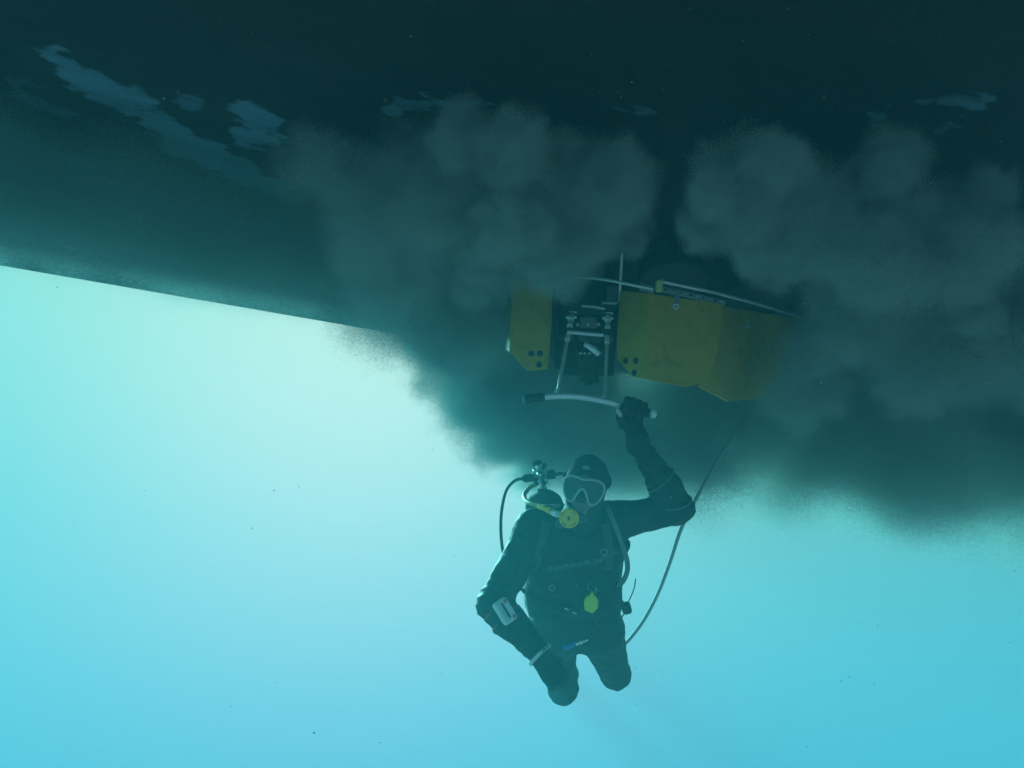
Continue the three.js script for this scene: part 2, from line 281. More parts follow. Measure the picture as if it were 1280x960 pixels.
// ------------------------------------------------------------------ the hull cleaning cart
const grime = noiseTex(512, (u, v) => { const n = fbm(u * 9, v * 9, 3, 5), s = sstep(0.62, 0.7, fbm(u * 30, v * 30, 9, 3)); return [0.92 - 0.12 * s * n, 0.92 - 0.13 * s * n, 0.9 - 0.12 * s * n].map((c) => c * (0.86 + 0.2 * n)); }, true);
const fineBump = noiseTex(256, (u, v) => 0.5 * fbm(u * 12, v * 12, 4, 4) + 0.5 * vnoise(u * 120, v * 120, 1));
const YELLOW = std(rgb(0.66, 0.45, 0.010), 0.5, 0, { map: grime, bumpMap: fineBump, bumpScale: 0.001 });
const STEEL = std(rgb(0.84, 0.92, 0.96), 0.22, 0.6, { bumpMap: fineBump, bumpScale: 0.0012 });
const DULLSTEEL = std(rgb(0.42, 0.45, 0.46), 0.5, 0.7, { bumpMap: fineBump, bumpScale: 0.002 });
const BLACK = std(rgb(0.018, 0.019, 0.02), 0.6);
const RUBBER = std(rgb(0.022, 0.023, 0.024), 0.75);
// a flat plate through the given corners, with thickness behind and a worn edge
function plate(pts, thick, mat, parent, name = 'cover_panel', holes = []) {
  const n = V(); for (let i = 0; i < pts.length; i++) { const a = pts[i], b = pts[(i + 1) % pts.length]; n.x += (a.y - b.y) * (a.z + b.z); n.y += (a.z - b.z) * (a.x + b.x); n.z += (a.x - b.x) * (a.y + b.y); }
  n.normalize(); if (n.dot(pts[0]) > 0) n.negate();                 // towards the open water in front
  const c = pts.reduce((s, p) => s.add(p), V()).divideScalar(pts.length), up = Math.abs(n.y) > 0.9 ? V(1, 0, 0) : V(0, 1, 0), x = V().crossVectors(up, n).normalize(), y = V().crossVectors(n, x);
  const sh = new THREE.Shape(pts.map((p) => { const q = p.clone().sub(c); return new THREE.Vector2(q.dot(x), q.dot(y)); }));
  const g = new THREE.ExtrudeGeometry(sh, { depth: thick - 0.004, bevelEnabled: true, bevelThickness: 0.002, bevelSize: 0.002, bevelOffset: -0.002, bevelSegments: 2 });
  g.translate(0, 0, -thick + 0.002).applyMatrix4(new THREE.Matrix4().makeBasis(x, y, n).setPosition(c));
  const m = part(name, g, mat, parent); return { m, n, c };
}
const cart = thing('hull_cleaning_cart', at(800, 470, 3.3), 'yellow hull cleaning cart with steel push handle under the dark ship bottom', 'cleaning cart');
{
  const bolt = (p, n, parent, r = 0.0085) => part('bolt', [cyl(p, p.clone().addScaledVector(n, 0.003), r * 1.5, r * 1.5, 16, 0.0008), new THREE.CylinderGeometry(r, r, 0.007, 6).applyMatrix4(frame(p.clone().addScaledVector(n, 0.005), n, V(1, 0, 0.2)))], BLACK, parent);
  const onPlane = (pl, px, py) => { const d = at(px, py, 1); return d.multiplyScalar(pl.c.dot(pl.n) / d.dot(pl.n)); };
  // right cover: a bright narrow front-left face, the wide front and the receding right flank
  const A = plate([at(775, 363, 3.34), at(811, 367, 3.2), at(808, 474, 3.17), at(790, 471, 3.24), at(771, 448, 3.32), at(770, 431, 3.33)], 0.012, YELLOW, cart);
  const B = plate([at(811, 367, 3.2), at(904, 380, 3.24), at(897, 440, 3.22), at(885, 476, 3.2), at(858, 484, 3.19), at(808, 474, 3.17)], 0.012, YELLOW, cart);
  const C = plate([at(903, 381, 3.262), at(996, 399, 4.0), at(1014, 440, 4.12), at(972, 496, 3.86), at(916, 502.5, 3.44), at(864, 482, 3.262)], 0.012, YELLOW, cart);
  for (const [x, y] of [[782, 451], [795, 451], [793, 466]]) bolt(onPlane(A, x, y), A.n, A.m);
  // left cover with its chamfered foot
  const D = plate([at(641, 350, 3.42), at(690, 352, 3.38), at(692, 385, 3.36), at(687, 440, 3.34), at(684, 461, 3.33), at(659, 463, 3.35), at(637, 440, 3.38)], 0.012, YELLOW, cart);
  const E = plate([at(641, 350, 3.42), at(637, 440, 3.38), at(631, 437, 3.8), at(635, 352, 3.85)], 0.012, YELLOW, cart);
  for (const [x, y] of [[664, 442], [675, 442], [674, 456]]) bolt(onPlane(D, x, y), D.n, D.m);
  // deck between the covers, cover tops, inner flanks
  part('deck_plate', [boxAlong(at(700, 372, 3.52), at(766, 376, 3.52), 0.05, 0.40, V(0, 1, 0)), boxAlong(at(694, 415, 3.56), at(766, 418, 3.56), 0.012, 0.32, dirC(0, 1, 0))], BLACK, cart);
  part('inner_flank', boxAlong(at(695, 360, 3.5), at(692, 455, 3.46), 0.3, 0.012, dirC(1, 0, 0.1)), BLACK, cart);
  part('inner_flank', boxAlong(at(771, 364, 3.52), at(770, 440, 3.49), 0.3, 0.012, dirC(1, 0, -0.1)), BLACK, cart);
  part('back_plate', boxAlong(at(700, 440, 3.64), at(768, 442, 3.64), 0.20, 0.012, dirC(0, 0, 1)), BLACK, cart);
  // rotary brushes pressed against the ship's bottom
  const bristle = std(rgb(0.03, 0.035, 0.04), 0.9), r = rng(5);
  for (const [px, depth] of [[668, 3.62], [840, 3.55], [945, 3.7]]) {
    const c = at(px, 350, depth), y1 = HULL_Y - 0.004, R = 0.15, b = [];
    const hub = part('brush', cyl(V(c.x, y1 - 0.15, c.z), V(c.x, y1 - 0.09, c.z), R, R, 32, 0.006), BLACK, cart);
    for (let i = 0; i < 260; i++) { const a = r() * 6.283, q = R * Math.sqrt(r()) * 0.97, x = c.x + Math.cos(a) * q, z = c.z + Math.sin(a) * q; b.push(new THREE.CylinderGeometry(0.004, 0.003, 0.1, 4, 1).translate(x, y1 - 0.05, z)); }
    part('bristles', b, bristle, hub).userData.kind = 'stuff';
  }
  for (const [px, d] of [[700, 3.5], [772, 3.5]]) { const c = at(px, 350, d), R = 0.06; c.y = HULL_Y - 0.004 - R; const w = part('wheel', new THREE.TorusGeometry(R - 0.022, 0.022, 12, 28).applyMatrix4(new THREE.Matrix4().makeRotationY(Math.PI / 2).setPosition(c)), RUBBER, cart); part('rim', cyl(c.clone().add(V(-0.012, 0, 0)), c.clone().add(V(0.012, 0, 0)), R - 0.025), DULLSTEEL, w); }
  // push handle
  const L0 = at(715, 392, 3.3), L1 = at(697, 492, 2.97), R0 = at(760, 393, 3.3), R1 = at(756, 499, 2.97), mix = (a, b, t) => a.clone().lerp(b, t), handle = [];
  const frameBar = (a, b) => { const m = part('handle_tube', cyl(mix(a, b, 0.30), b, 0.0068, 0.0068, 14), STEEL, cart); part('sleeve', [cyl(mix(a, b, 0.28), mix(a, b, 0.36), 0.010, 0.010, 14), cyl(mix(a, b, 0.36), mix(a, b, 0.375), 0.0085, 0.0085, 14)], STEEL, m); part('clamp', cyl(mix(a, b, 0.20), mix(a, b, 0.28), 0.009, 0.009, 14), BLACK, m); };
  frameBar(L0, L1); frameBar(R0, R1);
  for (const [a, b] of [[L0, L1], [R0, R1]]) {
    const k = part('pivot_joint', [cyl(mix(a, b, 0.02), mix(a, b, 0.2), 0.0085, 0.0085, 14), cyl(mix(a, b, 0.04), mix(a, b, 0.09), 0.0125, 0.0125, 14), cyl(mix(a, b, 0.14), mix(a, b, 0.18), 0.0115, 0.0115, 14), cyl(mix(a, b, 0.05).add(dirC(-0.022, 0, 0)), mix(a, b, 0.05).add(dirC(0.022, 0, 0)), 0.006, 0.006, 12), boxAlong(mix(a, b, 0.0).add(dirC(-0.012, 0.004, 0.01)), mix(a, b, 0.0).add(dirC(0.018, 0.004, 0.01)), 0.009, 0.004, dirC(0, 0, 1))], STEEL, cart);
    part('lug', boxAlong(mix(a, b, 0.03), mix(a, b, 0.03).add(dirC(0, 0.02, -0.10)), 0.024, 0.03, dirC(0, 1, 0)), BLACK, k);
  }
  part('crossbar', cyl(at(709, 415, 3.2), at(755, 419, 3.2), 0.0075, 0.0075, 14), STEEL, cart);
  const bar = [at(678, 496.5, 2.955), at(697, 495, 2.955), at(720, 495.5, 2.95), at(745, 499, 2.95), at(765, 503.5, 2.95), at(782, 508, 2.95)];
  part('handlebar', [tubeAlong(bar, 0.0115, 40, 16)], STEEL, cart);
  for (const p of [L1, R1]) part('tee_joint', cyl(p.clone().add(dirC(0, 0.012, -0.006)), p.clone().add(dirC(0, -0.012, 0.006)), 0.011, 0.011, 16), STEEL, cart);
  const ga = at(681, 496.5, 2.955), gb = at(655, 499, 2.955), rings = [];
  for (let i = 0; i < 9; i++) rings.push(new THREE.TorusGeometry(0.0165, 0.0016, 6, 20).applyMatrix4(frame(mix(ga, gb, 0.1 + i * 0.1), gb.clone().sub(ga), V(0, 0, 1)).multiply(new THREE.Matrix4().makeRotationX(Math.PI / 2))));
  const g1 = part('grip', [cyl(ga, gb, 0.0165, 0.0165, 20, 0.004), ...rings], RUBBER, cart);
  part('end_cap', cyl(gb, gb.clone().addScaledVector(gb.clone().sub(ga).normalize(), 0.004), 0.0125, 0.0125, 16, 0.001), std(rgb(0.5, 0.55, 0.56), 0.5), g1);
  const gc = at(777, 507, 2.95), gd = at(813, 517, 2.95), g2 = part('grip', cyl(gc, gd, 0.0165, 0.0165, 20, 0.004), RUBBER, cart);
  const ball = new THREE.SphereGeometry(0.0155, 20, 14); ball.scale(0.85, 1.1, 1).translate(...at(816.5, 517, 2.94).toArray()); part('end_knob', ball, std(rgb(0.82, 0.84, 0.85), 0.45), g2);
  // hydraulic motor with its bright fitting
  const m0 = at(737, 478, 3.38), m1 = at(737, 444, 3.38);
  const motor = part('motor', [cyl(m0, mix(m0, m1, 0.45), 0.038, 0.038, 28), cyl(mix(m0, m1, 0.45), m1, 0.046, 0.046, 28), cyl(mix(m0, m1, -0.12), m0, 0.024, 0.026, 20), cyl(m1, m1.clone().add(dirC(0, 0.025, 0)), 0.03, 0.028, 20)], BLACK, cart);
  const f0 = at(733, 431, 3.32), f1 = at(746, 439, 3.32);
  part('fitting', [cyl(f0, f1, 0.0105, 0.016, 18), cyl(f1, f1.clone().add(dirC(0.008, -0.016, 0)), 0.013, 0.013, 6), new THREE.SphereGeometry(0.012, 14, 10).translate(...f0.toArray())], STEEL, motor);
  for (const q of [726, 731, 737, 744]) part('screw', cyl(at(q, 443, 3.325), at(q, 440.5, 3.325), 0.006, 0.006, 6), STEEL, motor);
  for (const [x, k] of [[727, 0], [747, 1]]) part('motor_hose', tubeAlong([at(x, 452, 3.36), at(x - 4 + 8 * k, 437, 3.33), at(x - 7 + 14 * k, 418, 3.38), at(x - 4 + 6 * k, 398, 3.46), at(x, 384, 3.5)], 0.0085, 30, 10), RUBBER, motor);
  part('manifold', [box(0.07, 0.045, 0.05, new THREE.Matrix4().makeRotationFromQuaternion(camQ).setPosition(at(735, 404, 3.44)), 0.005)], DULLSTEEL, cart);
  for (const x of [722, 735, 748]) part('port', cyl(at(x, 406, 3.415), at(x, 405.5, 3.39), 0.008, 0.007, 6), STEEL, cart);
  // bracket with spacer plates, post and guard rail above
  for (const [x0, y0, x1, y1, d] of [[727, 382.5, 742, 384, 3.3], [738, 383, 756, 386.5, 3.28], [752, 379, 771, 379.5, 3.3]]) part('bracket_plate', boxAlong(at(x0, y0, d), at(x1, y1, d), 0.006, 0.05, dirC(0, 0, 1)), STEEL, cart);
  part('bracket_block', boxAlong(at(757, 368, 3.42), at(773, 368.5, 3.42), 0.07, 0.05, dirC(0, 0, 1), 0.006), std(rgb(0.14, 0.19, 0.21), 0.6, 0, { map: grime }), cart);
  part('bracket_block', boxAlong(at(705, 385, 3.42), at(768, 388, 3.42), 0.04, 0.06, dirC(0, 0, 1), 0.006), BLACK, cart);
  part('post', [cyl(at(774.5, 378, 3.36), at(777.5, 316, 3.30), 0.0062, 0.0062, 12)], STEEL, cart);
  part('guard_rail', tubeAlong([at(716, 346.5, 3.4), at(740, 347.5, 3.32), at(765, 351, 3.26), at(790, 356, 3.22), at(815, 361, 3.2)], 0.0068, 40, 12), STEEL, cart);
  part('guard_rail', tubeAlong([at(826, 351.5, 3.2), at(850, 356.5, 3.21), at(890, 365, 3.25), at(930, 375, 3.32), at(965, 385, 3.42), at(1000, 396, 3.56)], 0.0075, 48, 12), STEEL, cart);
  part('rail_clip', boxAlong(at(827.5, 348, 3.2), at(828.5, 356, 3.2), 0.007, 0.02, dirC(0, 0, 1)), STEEL, cart);
  part('rail_bracket', boxAlong(at(823.5, 351, 3.19), at(823.5, 365, 3.19), 0.022, 0.03, dirC(0, 0, 1)), std(rgb(0.62, 0.72, 0.20), 0.55), cart);
  const beam = part('support_beam', [boxAlong(at(800, 358, 3.24), at(818, 362, 3.22), 0.03, 0.03, dirC(0, 0, 1)), boxAlong(at(826, 361, 3.23), at(906, 379, 3.26), 0.020, 0.026, dirC(0, 0, 1))], DULLSTEEL, cart);
  for (let i = 0; i < 10; i++) { const t = i / 9, p = at(832 + 70 * t, 361.8 + 15.6 * t, 3.212 + 0.03 * t); part('bolt', cyl(p.clone().add(dirC(0, 0, -0.003)), p.clone().add(dirC(0, 0, 0.005)), 0.0045, 0.0045, 6), i % 2 ? STEEL : BLACK, beam); }
  const hk = part('hanger', boxAlong(at(847, 364, 3.19), at(845.5, 380, 3.18), 0.018, 0.008, dirC(0, 0, 1)), DULLSTEEL, cart);
  part('shackle', new THREE.TorusGeometry(0.0095, 0.0035, 10, 22).applyMatrix4(new THREE.Matrix4().makeRotationFromQuaternion(camQ).setPosition(at(845, 383, 3.17))), STEEL, hk);
  part('latch', [boxAlong(at(929, 408, 3.37), at(939, 409.5, 3.40), 0.008, 0.012, dirC(0, 0, 1)), cyl(at(935, 400, 3.38), at(936, 409, 3.38), 0.004, 0.004, 10)], DULLSTEEL, cart);
}

// ------------------------------------------------------------------ the diver
const weave = noiseTex(256, (u, v) => 0.55 * fbm(u * 8, v * 8, 6, 4) + 0.45 * vnoise(u * 128, v * 128, 3));
const suitMap = noiseTex(512, (u, v) => { const n = fbm(u * 6, v * 6, 2, 5), s = sstep(0.6, 0.72, fbm(u * 22, v * 22, 12, 4)); return [0.62 + 0.4 * n + 0.3 * s, 0.62 + 0.4 * n + 0.32 * s, 0.62 + 0.4 * n + 0.3 * s]; }, true);
const suitTex = (t, k) => { const c = t.clone(); c.repeat.set(k, k); c.needsUpdate = true; return c; };
const NEOPRENE = std(rgb(0.030, 0.033, 0.036), 0.72, 0, { map: suitTex(suitMap, 3), bumpMap: suitTex(weave, 5), bumpScale: 0.002 });
const NYLON = std(rgb(0.022, 0.024, 0.027), 0.8, 0, { map: suitTex(suitMap, 5), bumpMap: suitTex(weave, 9), bumpScale: 0.0015 });
const SKIN = std(rgb(0.27, 0.23, 0.20), 0.55);
const GLOVE = std(rgb(0.020, 0.021, 0.023), 0.8, 0, { bumpMap: suitTex(weave, 9), bumpScale: 0.0015 });
const RED = std(rgb(0.65, 0.05, 0.03), 0.6);
const J = {
  neck: at(727, 652, 3.05), chestL: at(692, 676, 3.11), chestR: at(744, 672, 3.11), waistL: at(694, 742, 3.28), waistR: at(737, 742, 3.28), hipL: at(693, 784, 3.37), hipR: at(744, 782, 3.36),
  shL: at(670, 663, 3.09), elL: at(616, 755, 3.0), wrL: at(672, 815, 2.93), shR: at(764, 652, 3.06), elR: at(848, 635, 3.02), wrR: at(798, 556, 2.98),
  thL: at(692, 794, 3.39), knL: at(704, 862, 3.62), anL: at(711, 842, 4.0), toL: at(714, 846, 4.16), thR: at(750, 790, 3.37), knR: at(769, 842, 3.6), anR: at(766, 826, 4.0), toR: at(765, 830, 4.16),
};
const bones = [
  cone(J.chestL, J.waistL, 0.104, 0.094), cone(J.chestR, J.waistR, 0.100, 0.094), cone(J.waistL, J.hipL, 0.092, 0.098), cone(J.waistR, J.hipR, 0.092, 0.098), cone(J.hipL, J.hipR, 0.098, 0.098),
  cone(J.neck, J.chestL.clone().lerp(J.chestR, 0.5), 0.062, 0.085), cone(J.chestL, J.shL, 0.08, 0.076), cone(J.chestR, J.shR, 0.08, 0.070),
];
const limbs = [
  [cone(J.shL, J.elL, 0.074, 0.055), cone(J.elL, J.elL.clone().lerp(J.wrL, 0.35), 0.055, 0.060), cone(J.elL.clone().lerp(J.wrL, 0.35), J.wrL, 0.060, 0.041)],
  [cone(J.shR, J.elR, 0.071, 0.053), cone(J.elR, J.elR.clone().lerp(J.wrR, 0.35), 0.053, 0.057), cone(J.elR.clone().lerp(J.wrR, 0.35), J.wrR, 0.057, 0.037)],
  [cone(J.thL, J.knL, 0.094, 0.062), cone(J.knL, J.anL, 0.058, 0.044), cone(J.anL, J.toL, 0.044, 0.034)],
  [cone(J.thR, J.knR, 0.096, 0.064), cone(J.knR, J.anR, 0.058, 0.044), cone(J.anR, J.toR, 0.044, 0.034)],
];
const torsoSdf = (x, y, z) => { let d = bones[0](x, y, z); for (let i = 1; i < bones.length; i++) d = smin(d, bones[i](x, y, z), 0.06); return d; };
function bodySdf(x, y, z) {
  let d = torsoSdf(x, y, z), near = d;
  for (const l of limbs) { let m = l[0](x, y, z); for (let i = 1; i < l.length; i++) m = smin(m, l[i](x, y, z), 0.028); d = smin(d, m, 0.035); }
  if (Math.abs(d) > 0.03) return d;
  // neoprene creases: rings round the joints and loose folds
  let crease = 0;
  for (const [j, dir] of FOLDS) { const px = x - j.x, py = y - j.y, pz = z - j.z, q = px * px + py * py + pz * pz; if (q < 0.0225) crease += Math.exp(-q / 0.006) * Math.sin((px * dir.x + py * dir.y + pz * dir.z) * 210 + 5 * vnoise(x * 14, y * 14, z * 14)); }
  return d + crease * 0.005 + (fbm(x * 17, y * 17, z * 17, 3) - 0.5) * 0.016;
}
const FOLDS = [[J.elL, J.wrL.clone().sub(J.shL).normalize()], [J.elR, J.wrR.clone().sub(J.elR).normalize()], [J.wrR, J.wrR.clone().sub(J.elR).normalize()], [J.shR, J.elR.clone().sub(J.shR).normalize()], [J.shL, J.elL.clone().sub(J.shL).normalize()], [J.hipL, dirC(0.2, 1, 0)], [J.hipR, dirC(-0.2, 1, 0)], [J.waistL.clone().lerp(J.waistR, 0.5), dirC(0, 1, 0)], [J.knL, dirC(0, 1, 0.5)], [J.knR, dirC(0, 1, 0.5)], [J.wrL, J.wrL.clone().sub(J.elL).normalize()]];
const diver = thing('person', at(735, 850, 3.6), 'scuba diver in black wetsuit and hood, one arm raised to the steel handlebar', 'person');
{
  const b = new THREE.Box3(); for (const k in J) b.expandByPoint(J[k]); b.expandByScalar(0.14);
  part('body', mesher(bodySdf, b.min, b.max, 0.0105), NEOPRENE, diver);
}
// head frame: x to the right of the picture, y up, z out of the face
const HEAD = new THREE.Matrix4().makeRotationFromQuaternion(camQ).setPosition(at(732.5, 608, 2.97)).multiply(new THREE.Matrix4().makeRotationZ(-0.17)).multiply(new THREE.Matrix4().makeRotationY(-0.20)).multiply(new THREE.Matrix4().makeRotationX(0.10)).multiply(new THREE.Matrix4().makeScale(0.89, 0.91, 0.91));
const inHead = (g) => g.applyMatrix4(HEAD);
{
  const ell = (cx, cy, cz, a, b, c) => (x, y, z) => { const px = (x - cx) / a, py = (y - cy) / b, pz = (z - cz) / c, k = Math.hypot(px, py, pz); return (k - 1) * Math.min(a, b, c); };
  const skull = ell(0, 0.030, -0.018, 0.074, 0.084, 0.094), brain = ell(0, 0.015, 0.012, 0.068, 0.08, 0.074), jaw = cone(V(0, -0.035, 0.022), V(0, -0.082, 0.042), 0.055, 0.036), cheekA = cone(V(-0.038, -0.012, 0.05), V(-0.03, -0.05, 0.05), 0.026, 0.024), cheekB = cone(V(0.038, -0.012, 0.05), V(0.03, -0.05, 0.05), 0.026, 0.024);
  const base = (x, y, z) => smin(smin(smin(skull(x, y, z), brain(x, y, z), 0.03), jaw(x, y, z), 0.03), Math.min(cheekA(x, y, z), cheekB(x, y, z)), 0.02);
  const nose = cone(V(0, 0.02, 0.083), V(0, -0.016, 0.103), 0.008, 0.012), wingA = cone(V(-0.012, -0.018, 0.093), V(-0.012, -0.018, 0.09), 0.008, 0.008), wingB = cone(V(0.012, -0.018, 0.093), V(0.012, -0.018, 0.09), 0.008, 0.008);
  const lips = cone(V(-0.022, -0.052, 0.076), V(0.022, -0.052, 0.076), 0.007, 0.007), lipM = cone(V(-0.012, -0.05, 0.083), V(0.012, -0.05, 0.083), 0.0075, 0.0075), chin = cone(V(-0.01, -0.086, 0.066), V(0.01, -0.086, 0.066), 0.02, 0.02), brow = cone(V(-0.045, 0.038, 0.068), V(0.045, 0.038, 0.068), 0.014, 0.014);
  const eyes = [-1, 1].map((s) => cone(V(s * 0.032, 0.018, 0.098), V(s * 0.03, 0.018, 0.098), 0.018, 0.018));
  const face = (x, y, z) => { let d = smin(smin(base(x, y, z), brow(x, y, z), 0.018), smin(nose(x, y, z), Math.min(wingA(x, y, z), wingB(x, y, z)), 0.008), 0.012); d = smin(d, chin(x, y, z), 0.02); d = smax(d, -Math.min(eyes[0](x, y, z), eyes[1](x, y, z)), 0.012); d = smin(d, smin(lips(x, y, z), lipM(x, y, z), 0.006), 0.008); return Math.max(d, -z - 0.0); };
  const f = part('face', inHead(mesher(face, V(-0.09, -0.125, -0.004), V(0.09, 0.125, 0.125), 0.004)), SKIN, diver);
  for (const s of [-1, 1]) {
    const e = part('eye', inHead(new THREE.SphereGeometry(0.0125, 20, 14).translate(s * 0.032, 0.018, 0.077)), std(rgb(0.75, 0.74, 0.7), 0.25), f);
    part('eyebrow', inHead(tubeAlong([V(s * 0.014, 0.037, 0.084), V(s * 0.032, 0.041, 0.082), V(s * 0.05, 0.035, 0.07)], 0.0035, 10, 6)), std(rgb(0.03, 0.022, 0.018), 0.9), f);
    const iris = new THREE.SphereGeometry(0.0062, 14, 10).scale(1, 1, 0.4).translate(s * 0.032, 0.017, 0.0882); part('iris', inHead(iris), std(rgb(0.03, 0.02, 0.015), 0.2), f);
  }
  // neoprene hood with a face opening, running down into the collar
  const neckC = cone(V(0, -0.06, -0.02), V(0.0, -0.15, -0.05), 0.066, 0.072);
  const hood = (x, y, z) => {
    const d0 = smin(base(x, y, z), neckC(x, y, z), 0.03), d = d0 - 0.009 + (fbm(x * 26 + 9, y * 26, z * 26, 3) - 0.5) * 0.007 + 0.0016 * sstep(0.003, 0.0, Math.abs(x));
    const open = (Math.hypot(x / 0.059, (y + 0.012) / 0.074) - 1) * 0.06;
    return smax(Math.max(d, -(d0 - 0.002)), -Math.max(open, -z + 0.01), 0.006);
  };
  const h = part('hood', inHead(mesher(hood, V(-0.11, -0.2, -0.14), V(0.11, 0.15, 0.12), 0.0042)), NEOPRENE, diver);
  // oval maker's patch on the forehead, with small raised letters
  const patch = new THREE.SphereGeometry(1, 28, 12).scale(0.017, 0.0105, 0.0032).applyMatrix4(new THREE.Matrix4().makeTranslation(-0.002, 0.090, 0.086).multiply(new THREE.Matrix4().makeRotationX(-0.62)));
  const pm = part('patch', inHead(patch), std(rgb(0.25, 0.28, 0.29), 0.6), h);
  const bars = [-0.008, -0.003, 0.002, 0.007].map((q, i) => new THREE.TorusGeometry(0.0022, 0.0007, 6, 12, i % 2 ? 6.28 : 4.6).applyMatrix4(new THREE.Matrix4().makeTranslation(-0.002 + q, 0.0918, 0.0888).multiply(new THREE.Matrix4().makeRotationX(-0.62))));
  part('lettering', inHead(merge(bars)), std(rgb(0.6, 0.65, 0.66), 0.5), pm);
  // diving mask: one frame arching over the nose, two lenses, skirt and strap
  const half = [[0, 0.050], [0.028, 0.054], [0.056, 0.051], [0.076, 0.038], [0.081, 0.014], [0.074, -0.014], [0.060, -0.036], [0.044, -0.045], [0.032, -0.038], [0.021, -0.015], [0.010, 0.006], [0, 0.014]];
  const zAt = (x, y) => 0.121 - 5.2 * x * x - 0.5 * (y - 0.01) * (y - 0.01) ;
  const ring = [...half, ...half.slice(1, -1).reverse().map(([x, y]) => [-x, y])], curve = new THREE.CatmullRomCurve3(ring.map(([x, y]) => V(x, y, zAt(x, y))), true, 'centripetal');
  const mask = part('diving_mask', inHead(merge([new THREE.TubeGeometry(curve, 140, 0.0046, 10, true)])), std(rgb(0.42, 0.5, 0.52), 0.4), diver);
  const N = 100, P = curve.getSpacedPoints(N), skirt = [], si = [];
  for (let i = 0; i < N; i++) { const p = P[i]; skirt.push(p.x, p.y, p.z, p.x * 0.90, 0.006 + (p.y - 0.006) * 0.93, p.z - 0.022, p.x * 0.86, 0.006 + (p.y - 0.006) * 1.0, p.z - 0.052); const a = i * 3, b = ((i + 1) % N) * 3; for (const k of [0, 1]) si.push(a + k, b + k, a + k + 1, b + k, b + k + 1, a + k + 1); }
  const sg = new THREE.BufferGeometry(); sg.setAttribute('position', new THREE.Float32BufferAttribute(skirt, 3)); sg.setIndex(si); sg.computeVertexNormals();
  part('skirt', inHead(sg), std(rgb(0.02, 0.022, 0.024), 0.4), mask);
  { // moulded nose pocket and the dark web between the lenses
    const pk = cone(V(0, 0.004, 0.100), V(0, -0.024, 0.112), 0.009, 0.019), wa = cone(V(-0.016, -0.024, 0.098), V(0.016, -0.024, 0.098), 0.012, 0.012);
    part('nose_pocket', inHead(mesher((x, y, z) => smin(pk(x, y, z), wa(x, y, z), 0.015), V(-0.05, -0.06, 0.07), V(0.05, 0.065, 0.15), 0.003)), std(rgb(0.02, 0.022, 0.024), 0.5), mask);
  }
  const GLASS = new THREE.MeshPhysicalMaterial({ color: rgb(0.16, 0.25, 0.29), roughness: 0.1, transmission: 0.7, thickness: 0, ior: 1.5 });
  { // one lens that bridges the nose
    const g = new THREE.ShapeGeometry(new THREE.Shape(curve.getSpacedPoints(120).map((p) => new THREE.Vector2(p.x * 0.97, 0.01 + (p.y - 0.01) * 0.97))), 24), q = g.attributes.position;
    for (let i = 0; i < q.count; i++) q.setZ(i, zAt(q.getX(i), q.getY(i)) - 0.002); g.computeVertexNormals();
    part('lens', inHead(g), GLASS, mask);
  }
  for (const s of [-1, 1]) {
    part('strap', inHead(tubeAlong([V(s * 0.079, 0.022, 0.082), V(s * 0.092, 0.024, 0.035), V(s * 0.092, 0.032, -0.02), V(s * 0.07, 0.045, -0.09), V(0, 0.05, -0.128)], 0.006, 30, 8).applyMatrix4(new THREE.Matrix4())), RUBBER, mask);
    part('buckle', inHead(box(0.010, 0.02, 0.016, new THREE.Matrix4().makeTranslation(s * 0.084, 0.022, 0.072))), BLACK, mask);
  }
}
// hands: palm, four unequal fingers and a thumb, each a chain of its own
function hand(name, origin, u, v, w, palm, fingers, thumb, wrist) {
  const W = (p) => origin.clone().addScaledVector(u, p[0]).addScaledVector(v, p[1]).addScaledVector(w, p[2]);
  const chains = [...fingers, thumb].map((f) => { const pts = f.p.map(W), c = []; for (let i = 0; i < pts.length - 1; i++) c.push(cone(pts[i], pts[i + 1], f.r[i], f.r[i + 1])); return c; });
  const pal = palm.map(([a, b, ra, rb]) => cone(W(a), W(b), ra, rb));
  const sdf = (x, y, z) => { let d = pal[0](x, y, z); for (let i = 1; i < pal.length; i++) d = smin(d, pal[i](x, y, z), 0.014); for (const c of chains) { let m = c[0](x, y, z); for (let i = 1; i < c.length; i++) m = smin(m, c[i](x, y, z), 0.004); d = smin(d, m, 0.0035); } return d + (fbm(x * 60, y * 60, z * 60, 2) - 0.5) * 0.002; };
  const b = new THREE.Box3(); for (const f of [...fingers, thumb]) for (const p of f.p) b.expandByPoint(W(p)); for (const [a, c] of palm) { b.expandByPoint(W(a)); b.expandByPoint(W(c)); } b.expandByScalar(0.05);
  return part(name, mesher(sdf, b.min, b.max, 0.0032), GLOVE, diver);
}
